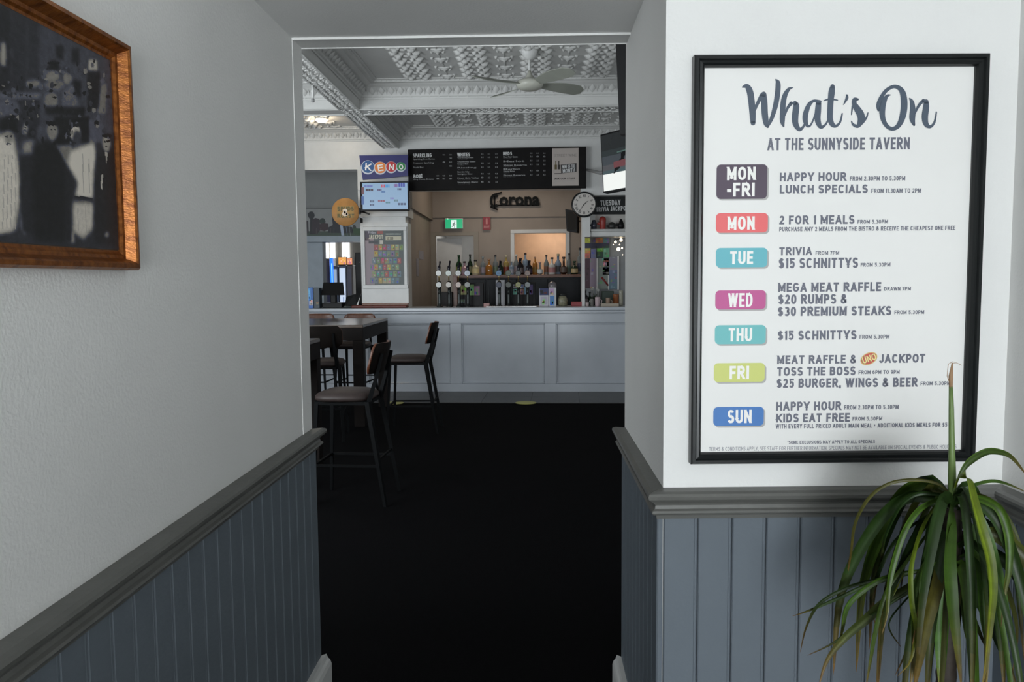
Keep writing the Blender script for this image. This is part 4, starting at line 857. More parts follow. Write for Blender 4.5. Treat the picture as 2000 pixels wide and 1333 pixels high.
BOT = [(896, 498, 12, 'wine', 'green', 'green', (150, 160, 90), 'tall green bottle with pale label, leftmost on the back shelf'), (907, 511, 13, 'squat', 'pink', 'dark', (150, 130, 140), 'squat pinkish bottle beside the leftmost green one'),
       (918, 497, 10, 'wine', 'dkgreen', 'dark', (110, 110, 80), 'dark green wine bottle with black cap behind the striped tap'), (928.5, 508, 14, 'squat', 'cream', 'dark', (206, 190, 140), 'cream liqueur bottle with a stubby dark cap'),
       (943, 501, 10, 'spirit', 'clear', 'clear', (150, 140, 150), 'slim clear bottle left of the amber whiskey'), (955, 506, 15, 'squat', 'amber', 'copper', None, 'broad amber whiskey bottle on the back shelf'),
       (967.5, 498, 10, 'spirit', 'clear', 'dark', (110, 130, 110), 'clear bottle with black cap right of the amber whiskey'), (978, 510, 10, 'wine', 'dkgreen', 'dark', None, 'dark green bottle behind the sky blue tap'),
       (988.5, 499, 12, 'spirit', 'gold', 'cream', (130, 60, 44), 'golden bottle with white neck and red label'), (999, 511, 10, 'spirit', 'blue', 'clear', (150, 150, 160), 'pale blue bottle with a silver label'), (1008, 497, 11, 'tall', 'clear', 'white', (160, 150, 160), 'tall clear bottle with white cap at the hatch edge'),
       (1016.5, 504, 13, 'wine', 'dark', 'brown', (96, 84, 84), 'dark brown wine bottle low before the hatch'), (1026, 494, 12, 'spirit', 'blue', 'brown', (150, 160, 180), 'tallest pale bottle with brown stopper before the hatch'), (1034, 509, 12, 'wine', 'dark', 'dark', (60, 44, 60), 'black bottle behind the red brown tap'),
       (1045, 502, 10, 'spirit', 'amber', 'copper', (130, 100, 40), 'small amber bottle alone before the peach hatch wall'), (1054.5, 512, 12, 'round', 'clear', 'pink', (196, 200, 200), 'round clear bottle with purple neck and white label'), (1067, 498, 10, 'tall', 'clear', 'brown', (110, 70, 50), 'slim clear bottle with copper stopper and brown base'),
       (1078, 503, 14, 'squat', 'white', 'brown', (170, 120, 120), 'white ceramic bottle with brown cap'), (1090, 496, 13, 'wine', 'blue', 'cream', (70, 70, 74), 'grey bottle with long ivory neck'), (1101, 502, 15, 'round', 'brown', 'brown', (90, 76, 70), 'broad dark brown flagon right of the ivory neck'),
       (1111.5, 495, 9, 'spirit', 'clear', 'dark', (90, 110, 100), 'clear bottle with black stopper before the grey wall'), (1122, 510, 14, 'squat', 'dkgreen', 'green', (180, 160, 120), 'dark green flask with two tan labels'), (1132.5, 484, 11, 'spirit', 'clear', 'dark', (46, 52, 74), 'large clear bottle at the right end of the shelf')]
for i, (u, v, w_, k, gl, cap, lab, lb) in enumerate(BOT):
    bottle(u, v, w_, k, gl, cap, lab, YS - (.07 if i % 2 else -.06), ZS_, lb, 'bottles on the long back shelf')
a, b = at(884, 540, YS - .18), at(1136, 540, YS - .18)
bsu = thing('back_bar_unit', 'long red brown shelf over dark doors behind the taps', 'cabinet', ((a.x + b.x) / 2, YS, 0)); hw = (b.x - a.x) / 2
MB().bev(-hw, -.18, ZS_ - .045, hw, .2, ZS_, .003).build('shelf', shelf_wood, bsu)
dkp = mat('dark_fridge_panel', (.016, .018, .022), .4, noise=.2, spec=.2)
MB().box(-hw + .02, -.10, 0, hw - .01, .2, ZS_ - .046).build('carcass', dkp, bsu)
for k in range(4):
    w4 = (2 * hw - .06) / 4; d_ = MB().bev(-hw + .03 + k * w4 + .01, -.125, .95, -hw + .03 + (k + 1) * w4 - .01, -.101, ZS_ - .07, .004).build('door', dkp, bsu)
    MB().bev(-hw + .03 + k * w4 + .03, -.14, 1.1, -hw + .03 + k * w4 + .045, -.126, 1.4, .003).build('handle', chrome_d, d_)
pbox(856, 571, 883, 12.0, .35, 'bar_fridge', 'small black fridge in front of the white doorway', 'fridge', black_m, z0=0)
g = pbox(884, 541, 893, 12.08, .3, 'cupboard', 'narrow brown cupboard under the left end of the shelf', 'cupboard', shelf_wood, z0=0)
# signs on the rear wall
xp = PL(887, 446, YB - .07, 0); x_ = xp.thing('exit_sign', 'glowing green exit sign with running figure above the doorway', 'sign')
g = MB(); xp.box(g, 869, 426.5, 904.5, 447, -.015, .035, .003); g.build('housing', white_paint, x_)
EM = printmat('lit_sign_print', .3, 1.0); g = MB(); xp.rect(g, 870, 428, 903.5, 446.5, -.016, h8(0, 168, 110)); xp.rect(g, 881, 430, 892, 446.3, -.0166, h8(225, 240, 235))
BK = h8(20, 50, 40)
for (ua, va, ub, vb, wpx) in ((887, 436, 885.5, 440, 1.5), (885.5, 440, 888, 442, 1.1), (888, 442, 887.5, 445.5, 1.0), (885.5, 440, 882.5, 443.5, 1.1), (886.5, 436.5, 889.5, 439, .8), (886.5, 436.5, 883.5, 438, .8)):
    P_, Q_ = xp.px(ua, va, -.0172), xp.px(ub, vb, -.0172); d_ = np.array([Q_[0] - P_[0], Q_[2] - P_[2]]); L_ = np.linalg.norm(d_); n_ = np.array([-d_[1], d_[0]]) / L_ * wpx / 2 / 116
    g.add([(P_[0] + n_[0], -.0172, P_[2] + n_[1]), (P_[0] - n_[0], -.0172, P_[2] - n_[1]), (Q_[0] - n_[0], -.0172, Q_[2] - n_[1]), (Q_[0] + n_[0], -.0172, Q_[2] + n_[1])], [(0, 1, 2, 3)], BK)
c0 = xp.px(888, 434, -.0172); g.disc(c0[0], c0[2], .009, -.0172, BK, 12); g.build('lit_face', EM, x_)
c0 = xp.px(874.5, 428, -.0172); MB().lathe([(.007, 0), (.007, .003)], 10, (c0[0], -.02, c0[2]), 'y').build('indicator_light', mat('green_led', (.2, 1, .4), .3, emit=(.3, 1, .5), es=6), x_)
fp_ = PL(950, 449, YB - .045, 0); f_ = fp_.thing('fire_sign', 'upright red fire equipment sign high on the rear wall', 'sign')
g = MB(); fp_.box(g, 943, 424, 958, 449, -.004, .002, .001); g.build('panel', mat('red_sign', (.26, .018, .03), .5), f_)
g = MB(); fp_.rect(g, 948.7, 428, 952.5, 438, -.006, h8(190, 120, 120)); fp_.rect(g, 949.7, 425.8, 951.5, 428, -.006, h8(190, 120, 120)); fp_.text(g, 'FIRE', 945, 441, 956, 446, -.006, h8(190, 130, 130), .02); g.build('pictogram', PR, f_)
np_ = PL(1005, 405, YB - .05, 0); n_ = np_.thing('neon_sign', 'unlit black gothic letter beer sign high on the rear wall', 'sign')
g = MB(); nd = h8(12, 16, 14)
for dy in (0, -.02, -.04): np_.text(g, 'C', 957, 379, 975, 406, dy, nd, .02); np_.text(g, 'orona', 975, 384, 1054, 402.5, dy, nd, .035)
g.build('letters', mat('unlit_neon_black', (.004, .005, .005), .5, spec=.1), n_)
g = MB()
for u0, v0, u1, v1 in ((965, 380, 980, 376), (958, 404, 972, 410), (966, 383, 966, 408)): g.tube([np_.px(u0, v0, -.03), np_.px(u1, v1, -.03)], .013, 6)
for u_ in (972, 990, 1010, 1030, 1050): g.tube([np_.px(u_, 394, -.03), np_.px(u_, 394, .0)], .008, 6)
g.tube([np_.px(966, 401.5, -.02), np_.px(1052, 401, -.02)], .012, 6)
g.build('tube', black_m, n_)
p = at(1122, 455, 12.9); s_ = thing('loudspeaker', 'black wall speaker hanging above the right end of the shelf', 'speaker', (p.x - .035, 13.0, p.z), R(-12))
MB().prism([(-.07, .03), (.10, 0), (.10, .34), (-.09, .38)], -.1, .1).build('cabinet', black_m, s_)
MB().box(-.06, -.106, .05, .085, -.101, .33).build('grille', mat('speaker_cloth', (.015, .015, .015), .9), s_)
MB().tube([(0, .1, .2), (.06, .45, .22)], .012, 6).build('bracket', black_steel, s_)
# notices and apron on left side wall of the bar
for (u, v0, v1, Y0, Y1, lb) in ((0, 489, 506, 12.05, 12.55, 'pale paper notice pinned on the cream side wall'), (0, 506, 540, 11.75, 12.0, 'long faded paper hanging low on the cream side wall')):
    za, zb2 = at(808, v1, 12).z, at(808, v0, 12).z
    tag(MB().bev(0, -.002, 0, Y1 - Y0, 0, zb2 - za, .0005).build('paper_notice', mat('grey_lilac_paper', (.30, .29, .33), .6), loc=(-1.698, Y0, za)), lb, 'notice').rotation_euler = (0, 0, R(90))
# ================================================================= CLOCK + WHITE POST
p0, p1 = at(1136.5, 470, 10.92), at(1152.5, 470, 10.92)
pc_ = MB().box(p0.x, 10.92, at(1140, 463, 10.92).z, p1.x, 11.15, 3.28); pe = at(1142.5, 500, 10.92)
struct('trim_17', pc_.box(p0.x, 10.94, ZT - .01, pe.x, 11.15, at(1140, 463, 10.92).z), white_paint)
ck = PL(1141, 425, 10.86, -3); k_ = ck.thing('wall_clock', 'round black rimmed clock with roman numerals on the white post', 'clock')
c0 = ck.px(1141, 399, -.04); r1 = .172
MB().lathe([(r1 - .035, .0), (r1 - .02, -.012), (r1 - .005, -.008), (r1, .01), (r1, .045)][::-1], 40, (c0[0], 0, c0[2]), 'y').build('rim', black_frame, k_)
g = MB(); g.disc(c0[0], c0[2], r1 - .025, -.0122, h8(196, 190, 184), 40); fc = g.build('face', PR, k_)
g = MB()
for i, rn in enumerate(('XII', 'I', 'II', 'III', 'IV', 'V', 'VI', 'VII', 'VIII', 'IX', 'X', 'XI')):
    a = R(90 - 30 * i); x, z = c0[0] + math.cos(a) * .112, c0[2] + math.sin(a) * .112; w_ = .010 * len(rn); g.text(rn, x - w_ / 2 - .004, x + w_ / 2 + .004, z - .017, z + .017, -.0128, h8(50, 48, 48), .02, -30 * i)
g.build('numerals', PR, fc)
for ln, a, w_ in ((.06, R(43), .010), (.10, R(233), .007)):
    d_ = (math.cos(a), math.sin(a)); n2 = (-d_[1] * w_ / 2, d_[0] * w_ / 2)
    MB().prism([(c0[0] - d_[0] * .015 + n2[0], c0[2] - d_[1] * .015 + n2[1]), (c0[0] - d_[0] * .015 - n2[0], c0[2] - d_[1] * .015 - n2[1]), (c0[0] + d_[0] * ln - n2[0] * .5, c0[2] + d_[1] * ln - n2[1] * .5), (c0[0] + d_[0] * ln + n2[0] * .5, c0[2] + d_[1] * ln + n2[1] * .5)], -.018, -.0145).build('hand', black_m, k_)

# ================================================================= RIGHT SECTION
struct('wall_back', MB().box(.80, 12.32, 0, 4.0, 12.42, ZC), grey_wall)
sz = at(1180, 462.5, 11.0).z; s1 = at(1180, 448, 11.0).z
ws = struct('trim_18', MB().bev(pe.x - .02, 10.98, sz, 2.6, 11.35, s1 - .03, .01).bev(at(1153, 450, 10.95).x, 10.95, s1 - .03, 2.6, 11.4, s1, .01), white_paint)
tp = PL(1190, 418, 11.1, 0); t_ = tp.thing('trivia_board', 'dark chalkboard announcing the Tuesday trivia jackpot above the shelf', 'sign')
g = MB(); tp.box(g, 1155, 375, 1262, 418.5, -.01, .02, .003); g.build('board', mat('charcoal_board', (.022, .024, .024), .6, spec=.2), t_)
g = MB(); tp.text(g, 'TUESDAY', 1172.5, 391, 1212, 401.5, -.012, WT, .03, 2); tp.text(g, 'TRIVIA JACKPOT', 1164, 403.5, 1227, 412.5, -.012, WT, .03, 2); g.build('lettering', PR, t_)
sp = PL(1190, 447, 11.18, 0); t_ = sp.thing('picture_panel', 'white backed picture panel standing on the white shelf', 'picture'); g = MB(); sp.box(g, 1163, 419, 1262, 447.5, -.005, .01, .002); g.build('panel', mat('off_white_panel', (.52, .50, .47), .5), t_)
def fig(u, Y, vt, prof, name, label, cat, m, extra=None):
    p = at(u, vt, Y); zb3 = s1; h = p.z - zb3; t_ = thing(name, label, cat, (p.x, Y, zb3)); MB().lathe([(r_, z * h) for r_, z in prof], 14).build('body', m, t_)
    MB().lathe([(.02, h * .35), (.03, h * .4), (.03, h * .5), (.02, h * .55)], 8, (-.045, 0, 0)).build('handle', m, t_); return t_
fig(1177, 11.05, 423, [(.045, 0), (.04, .1), (.045, .6), (.048, .8), (.035, .93), (.012, 1)], 'red_money_box', 'red pillar shaped money box on the white shelf', 'ornament', mat('pillar_box_red', (.30, .03, .022), .4))
fig(1160, 11.04, 430, [(.04, 0), (.04, .5), (.03, .8), (.02, 1)], 'dark_jug', 'dark jug at the left end of the white shelf', 'jug', mat('dark_jug_glaze', (.03, .035, .05), .3))
fig(1195, 11.06, 434, [(.045, 0), (.052, .4), (.05, .7), (.02, 1)], 'dark_kettle', 'low dark kettle right of the red money box', 'kettle', mat('dark_kettle', (.03, .03, .028), .3))
fig(1213, 11.05, 428, [(.03, 0), (.045, .3), (.03, .7), (.012, 1)], 'wire_ornament', 'small black ornament at the right of the white shelf', 'ornament', black_m)
# fridge with posters and stickers below the shelf
fp2 = PL(1190, 595, 11.55, 0)
fr_ = thing('drinks_fridge', 'glass fronted drinks fridge covered with coloured posters behind the right bar end', 'fridge', (fp2.o.x, 11.56, 0))
g = MB(); aL = at(1142, 500, 11.55).x - fp2.o.x; aR = 1.0; g.box(aL + .02, .03, 0, aR, .7, at(1180, 463, 11.55).z - .01); g.build('cabinet', mat('fridge_steel_grey', (.20, .21, .22), .4), fr_)
blocks = [(1142, 465, 1153, 475, (170, 172, 60)), (1153, 465, 1163, 475, (84, 80, 84)), (1163, 464, 1178, 475, (150, 84, 58)), (1178, 465, 1190, 475, (80, 110, 112)), (1142, 475, 1190, 485, (34, 34, 62)), (1142, 485, 1153.5, 495, (176, 160, 76)), (1142, 495, 1153, 505, (180, 104, 90)),
          (1154, 487, 1164, 505, (110, 112, 150)), (1166, 485, 1178, 492, (108, 160, 66)), (1178, 484, 1190, 503, (90, 144, 116)), (1166, 492, 1178, 504, (24, 56, 44)), (1142, 506, 1152, 563, (60, 26, 42)), (1152, 505, 1165, 563, (136, 120, 136)), (1168, 505, 1189, 565, (126, 134, 128)),
          (1177, 505, 1189, 512, (86, 60, 46)), (1178, 512, 1189, 521, (196, 172, 140)), (1177, 522, 1189, 537, (84, 80, 82)), (1190, 502, 1207, 528, (120, 118, 134)), (1190, 528, 1207, 545, (96, 108, 136)), (1190, 545, 1207, 565, (86, 112, 128))]
fp2.rz = 0
for q in blocks:
    g = MB(); fp2.box(g, *q[:4], -.012, .038, .001, h8(*q[4]))
    rr_ = random.Random(int(q[0] * 3 + q[1]))
    for _ in range(4):
        ua = rr_.uniform(q[0], q[2] - 3); va = rr_.uniform(q[1], q[3] - 2); fp2.rect(g, ua, va, min(ua + rr_.uniform(2, 6), q[2]), min(va + rr_.uniform(1, 6), q[3]), -.0135 - _ * .0004, h8(*[max(8, min(230, x_ + rr_.choice((-30, -18, 22, 34)))) for x_ in q[4]]))
    o = g.build('poster', PR, fr_, world=False); o.location = (0, -.01, fp2.o.z)
for (u0, v0, u1, v1) in ((1165, 505, 1168, 566), (1187.5, 538, 1190, 566), (1206, 500, 1209, 566)):
    g = MB(); fp2.box(g, u0, v0, u1, v1, -.02, .03, .002); o = g.build('door_frame', white_paint, fr_); o.location = (0, -.01, fp2.o.z)
g = MB(); a_ = fp2.px(1175, 542, -.022); b_ = fp2.px(1188, 558, -.022); g.tube([a_, b_], .012, 6); o = g.build('red_handle', mat('red_plastic', (.2, .012, .015), .4), fr_); o.location = (0, -.01, fp2.o.z)
lampm = mat('warm_lamp_glow', (1, .9, .7), .4, emit=(1, .83, .58), es=5)
g = thing('string_lights', 'cluster of warm glowing lamps under the white shelf', 'lamp', tuple(at(1205, 480, 11.3)))
for (u, v, r_) in ((1202, 473, .017), (1213, 469, .022), (1208, 487, .026), (1215, 485, .013), (1216, 498, .007), (1198, 478, .006), (1210, 478, .008)):
    c_ = at(u, v, 11.3) - g.location; MB().lathe([(r_ * .3, -r_), (r_ * .8, -r_ * .6), (r_, 0), (r_ * .8, r_ * .6), (r_ * .3, r_)], 12, tuple(c_)).build('bulb', lampm, g)
MB().tube([tuple(at(1199, 469, 11.32) - g.location), tuple(at(1216, 466, 11.32) - g.location)], .006, 6).build('cable', black_m, g)
# things on the right end of the counter
def cup(u, vt, wpx, Y, name, label, cat, m, lid=None):
    p = at(u, vt, Y); r_ = wpx / 2 / 1567 * Y; h = p.z - ZT; t_ = thing(name, label, cat, (p.x, Y, ZT)); MB().lathe([(r_ * .8, 0), (r_ * .95, .01), (r_, h * .9), (r_ * 1.03, h), (r_ * .9, h), (r_ * .85, h * .2)], 14).build('body', m, t_)
    if lid == 'handle': MB().tube([(r_, 0, h * .3), (r_ + .02, 0, h * .35), (r_ + .025, 0, h * .6), (r_, 0, h * .75)], .005, 6).build('handle', m, t_)
    return t_
cup(1167, 580.5, 10, 10.85, 'mug', 'pink white mug on the bar beside the white post', 'mug', mat('pale_pink_ceramic', (.46, .36, .38), .3), 'handle')
cup(1156, 584, 7, 10.86, 'tumbler', 'grey tumbler left of the pink white mug', 'glass', mat('grey_glass', (.16, .155, .14), .2)); cup(1147, 591, 7, 10.83, 'small_bowl', 'tiny pale bowl at the foot of the white post', 'bowl', mat('pale_bowl', (.40, .33, .33), .3))
cup(1187.5, 582, 9, 10.86, 'mug', 'tan patterned mug right of the pink white mug', 'mug', mat('tan_ceramic', (.27, .19, .14), .35), 'handle')
cup(1203, 575, 12, 10.98, 'jar_of_sauce', 'orange brown jar under the warm lamps', 'jar', mat('orange_sauce', (.24, .08, .03), .2)); cup(1213, 568, 8, 10.95, 'wine_glass', 'pale glass at the extreme right of the visible bar', 'glass', mat('pale_glass', (.34, .33, .27), .15))
bottle(1143.5, 566, 10, 'wine', 'dark', 'dark', (120, 110, 112), 11.05, ZT, 'black bottle standing on the bar just right of the post', 'bottles at the right bar end')
bottle(1152, 570, 11, 'squat', 'dkgreen', 'dark', None, 11.12, ZT, 'squat black bottle second from the post on the bar', 'bottles at the right bar end')
pbox(1176, 569, 1199, 11.15, .12, 'carton', 'dark green carton behind the mugs on the bar', 'box', mat('dark_green_carton', (.016, .035, .024), .5))
leafm = mat('herb_leaf', (.03, .06, .025), .5, noise=.3, scale=30); p = at(1163, 580, 11.08); t_ = thing('potted_herb', 'small leafy pot plant with white blooms on the bar', 'plant', (p.x, 11.24, ZT))
MB().lathe([(.03, 0), (.04, .07), (.042, .08)], 12).build('pot', mat('dark_pot', (.03, .03, .03), .5), t_)
g = MB(); rr_ = random.Random(2)
for k in range(26):
    a, e_ = rr_.uniform(0, 6.28), rr_.uniform(.3, 1.4); L_ = rr_.uniform(.06, .11); d_ = Vector((math.cos(a) * math.cos(e_), math.sin(a) * math.cos(e_), math.sin(e_))); s2 = Vector((-math.sin(a), math.cos(a), 0)) * .012; b0 = Vector((0, 0, .07)); g.add([b0, b0 + d_ * L_ * .5 + s2, b0 + d_ * L_, b0 + d_ * L_ * .5 - s2], [(0, 1, 2, 3)])
g.build('foliage', leafm, t_, kind='stuff')
for (dx, dz) in ((-.04, .20), (-.02, .225), (.03, .215), (.05, .19)): MB().lathe([(.004, -.10), (.004, 0), (.016, .01), (.02, .022), (.012, .034)], 8, (dx, -.01, dz)).build('bloom', mat('white_bloom', (.5, .5, .48), .6), t_)
pbox(1174, 593, 1209, 10.70, .06, 'bar_towel', 'flat pale folded towel near the bar edge on the right', 'towel', mat('pale_towel', (.38, .33, .27), .8), b=.006)

# ================================================================= LEFT END OF COUNTER
mu = PL(650, 461, YB - .31, 0); t_ = mu.thing('landscape_print', 'long print of dark trees and horses standing on the ledge', 'picture')
aa, bb = mu.px(600, 420, 0), mu.px(704, 459.5, 0); zt2 = mu.px(650, 332, 0)[2]
MB().box(aa[0] - .3, 0, bb[2], bb[0], .02, mu.px(650, 408, 0)[2]).build('panel', grey_wall, t_)
g = MB(); yy = -.001
def mpoly(pts, c_, y): g.add([mu.px(u, v, 0)[:1] + (y,) + mu.px(u, v, 0)[2:] for u, v in pts], [tuple(range(len(pts)))], h8(*c_))
mpoly([(597, 452), (704, 452), (704, 461), (597, 461)], (66, 82, 70), yy)
def tree(u, v0, v1, w_, c_, y): mpoly([(u + w_ * math.cos(k * .7) * (1 + .15 * math.sin(k * 3)), (v0 + v1) / 2 + (v1 - v0) / 2 * math.sin(k * .7)) for k in range(9)], c_, y)
mpoly([(606, 424), (612, 424), (616, 458), (605, 458)], (36, 38, 44), yy - .001); tree(608, 413, 428, 7, (40, 44, 50), yy - .0012)
mpoly([(609, 430), (616, 426), (624, 428), (626, 450), (620, 457), (610, 456)], (52, 42, 52), yy - .0014); tree(630, 426, 440, 6, (44, 58, 54), yy - .0016); mpoly([(624, 438), (632, 436), (641, 437), (642, 448), (634, 452), (624, 450)], (60, 42, 48), yy - .0018)
mpoly([(648, 420), (656, 430), (664, 440), (688, 444), (690, 456), (640, 455), (642, 444), (650, 440)], (38, 42, 50), yy - .002); mpoly([(690, 440), (694, 440), (698, 452), (688, 452)], (52, 58, 56), yy - .002); mpoly([(690, 446), (704, 447), (704, 460), (691, 458)], (50, 82, 52), yy - .0024)
mpoly([(597, 431), (602, 432), (603, 456), (597, 456)], (60, 56, 62), yy - .0024)
for u in (618, 626, 645, 652): mpoly([(u, 446), (u + 1.2, 446), (u + .8, 457), (u, 457)], (92, 84, 84), yy - .0026)
for (u0, u1, c_) in ((664, 671.5, (186, 200, 222)), (675, 678, (120, 134, 160)), (681.5, 684, (176, 180, 180))): mpoly([(u0, 440), (u1 - 2, 440), (u1 + 1, 460.5), (u0 + 3, 460.5)], c_, yy - .003)  # pale slanted strips are reflections, painted over the print
g.build('scene_and_reflections', PR, t_)
# fridges, light boxes, column light in the adjoining room
orange_e = printmat('lit_drinks_panel', .3, 1.0)
for (u0, v0, u1, v1, c_, lb) in ((661, 503, 676, 517, (240, 168, 84), 'glowing orange light box with yellow picture'), (677, 504, 688, 517, (226, 150, 110), 'dimmer orange light box beside the pillar')):
    lp = PL((u0 + u1) / 2, v1, 15.0, 0); t_ = lp.thing('light_box', lb, 'light box'); g = MB(); lp.box(g, u0 - .6, v0 - .6, u1 + .6, v1 + .8, 0, .08, .004); g.build('case', black_m, t_)
    g = MB(); lp.rect(g, u0, v0, u1, v1, -.002, h8(*c_)); rr_ = random.Random(int(u0))
    for k in range(7): ua, va = rr_.uniform(u0, u1 - 4), rr_.uniform(v0, v1 - 4); lp.rect(g, ua, va, ua + rr_.uniform(1, 4), va + rr_.uniform(1, 4), -.003 - k * .0003, h8(*rr_.choice([(250, 220, 120), (230, 90, 60), (250, 190, 150), (190, 110, 150)])))
    g.build('lit_face', orange_e, t_)
    lp.o.z  # each hangs from the fridge below
def fridge(u0, u1, vt, Y, name, label, m, glass, doors=1):
    a, b = at(u0, vt, Y), at(u1, vt, Y); t_ = thing(name, label, 'fridge', ((a.x + b.x) / 2, Y, 0)); w2 = (b.x - a.x) / 2
    MB().bev(-w2, 0, 0, w2, .5, a.z, .01).build('cabinet', m, t_); d_ = MB().bev(-w2 + .02, -.02, .15, w2 - .02, -.001, a.z - .06, .004).build('door', glass, t_); MB().bev(w2 - .06, -.05, .8, w2 - .045, -.021, 1.2, .004).build('handle', chrome, d_)
glow = mat('lit_fridge_glass', (.5, .55, .62), .2, emit=(.72, .84, 1), es=.75)
fridge(661, 676, 518, 15.05, 'upright_fridge', 'white lit fridge below the yellow light box', mat('fridge_grey', (.30, .31, .33), .4), glow)
fridge(677, 689, 518, 15.05, 'upright_fridge', 'dull brown fridge below the dimmer light box', mat('fridge_brown', (.26, .21, .17), .5), mat('dull_fridge_glass', (.24, .21, .19), .3))
fridge(646, 659.5, 520, 15.05, 'upright_fridge', 'pale lit fridge behind the blue glowing column', mat('fridge_grey2', (.24, .26, .30), .4), mat('lit_fridge_glass_dim', (.4, .45, .55), .2, emit=(.62, .78, 1), es=.45))
fridge(627, 643, 506, 15.1, 'upright_fridge', 'grey mauve fridge left of the blue glowing column', mat('fridge_mauve', (.28, .24, .25), .5), mat('mauve_glass', (.26, .22, .24), .3))
a, b = at(644.5, 504, 14.5), at(651, 552, 14.5); t_ = thing('light_column', 'slim glowing blue column light behind the register', 'lamp', ((a.x + b.x) / 2, 14.5, 0))
MB().bev(-.028, -.02, .9, .028, .03, a.z, .004).build('tube', mat('blue_neon', (.02, .1, .9), .3, emit=(.02, .16, 1), es=1.6), t_)
MB().bev(.004, -.032, 1.25, .018, -.021, a.z - .1, .002).build('white_lettering_strip', mat('pale_neon', (.6, .8, 1), .3, emit=(.35, .7, 1), es=1.4), t_); MB().bev(-.05, -.05, 0, .05, .06, .9, .01).build('base', black_m, t_)
a = at(698, 493, 12.0); t_ = thing('tower_speaker', 'tall slim black speaker left of the pillar', 'speaker', (a.x + .03, 12.2, 0)); MB().bev(-.09, -.1, 0, .09, .1, a.z, .01).build('cabinet', black_m, t_)
MB().lathe([(.012, 0), (.012, .004)], 10, (-.02, -.106, 1.78), 'y').build('badge', chrome, t_)
# register: monitor, drawer, printer, card terminal and signs
a, b = at(627, 552, 11.0), at(669, 552, 11.0); cx_ = (a.x + b.x) / 2; t_ = thing('cash_register', 'black touch screen register with its back to the room', 'register', (cx_ + .02, 11.03, ZT), R(0))
zt3 = at(648, 552, 10.9).z - ZT; zm = at(648, 577, 10.9).z - ZT
g = MB(); g.add([(-.135, -.04, zt3), (.13, -.04, zt3), (.165, -.12, zm), (-.15, -.12, zm), (-.135, 0, zt3), (.13, 0, zt3), (.165, -.08, zm), (-.15, -.08, zm)], [(0, 3, 2, 1), (4, 5, 6, 7), (0, 1, 5, 4), (3, 7, 6, 2), (0, 4, 7, 3), (1, 2, 6, 5)]); g.build('monitor', black_m, t_)
MB().bev(-.04, -.06, .05, .04, .03, zm + .05, .01).build('neck', black_m, t_); MB().bev(-.135, -.14, 0, .14, .16, .07, .008).build('cash_drawer', black_m, t_)
pbox(612, 562.5, 623.5, 10.84, .14, 'receipt_printer', 'dark teal grey printer box left of the register', 'printer', mat('dark_teal_box', (.015, .03, .045), .4), [(617, 590, 623, 595, (110, 110, 90))])
pbox(601, 562, 611, 10.85, .03, 'leaflet_holder', 'bright blue and white leaflet stand at the left bar end', 'holder', mat('blue_card', (.03, .13, .42), .4), [(602, 564, 607, 588, (90, 160, 225)), (604, 586, 611, 597, (196, 190, 190))])
p = at(686, 575, 11.03); t_ = thing('card_terminal', 'lumpy dark card terminal on the bar between register and pillar', 'terminal', (p.x, 11.08, ZT)); hh = p.z - ZT
g = MB(); g.add([(-.09, -.1, 0), (.08, -.1, 0), (.08, .08, 0), (-.09, .08, 0), (-.07, -.05, hh * .8), (.05, -.05, hh), (.05, .05, hh), (-.07, .05, hh * .9)], [(0, 3, 2, 1), (4, 5, 6, 7), (0, 1, 5, 4), (1, 2, 6, 5), (2, 3, 7, 6), (3, 0, 4, 7)]); g.build('body', black_m, t_)
MB().lathe([(.03, 0), (.05, .02), (.045, .05), (.01, .06)], 12, (.10, 0, 0)).build('dial', black_m, t_)
p = at(697, 573, 10.92); t_ = thing('standing_card', 'thin tilted white card leaning beside the pillar foot', 'card', (p.x - .03, 10.935, ZT)); g = MB(); hh = p.z - ZT; g.add([(0, 0, 0), (.03, 0, 0), (.075, .05, hh), (.06, .05, hh * .75), (0, .004, 0), (.03, .004, 0), (.075, .054, hh), (.06, .054, hh * .75)], [(0, 1, 2, 3), (7, 6, 5, 4), (0, 4, 5, 1), (1, 5, 6, 2), (2, 6, 7, 3), (3, 7, 4, 0)]); g.build('sheet', white_paint, t_)
a, b = at(668, 597, 10.72), at(795, 597, 10.72); t_ = thing('bar_mat', 'long red brown bar mat at the foot of the pillar', 'bar mat', ((a.x + b.x) / 2, 10.83, ZT), R(CR)); hw = (b.x - a.x) / 2
MB().bev(-hw * .72, -.10, 0, hw, .05, .035, .008).build('mat', mat('red_rubber_mat', (.10, .016, .010), .5, noise=.3, scale=20), t_); MB().bev(-hw * .45, .005, .035, hw, .048, .062, .006).build('raised_edge', shelf_wood, t_); MB().bev(-hw, -.07, 0, -hw * .73, .07, .03, .01).build('end_pad', chrome_d, t_)

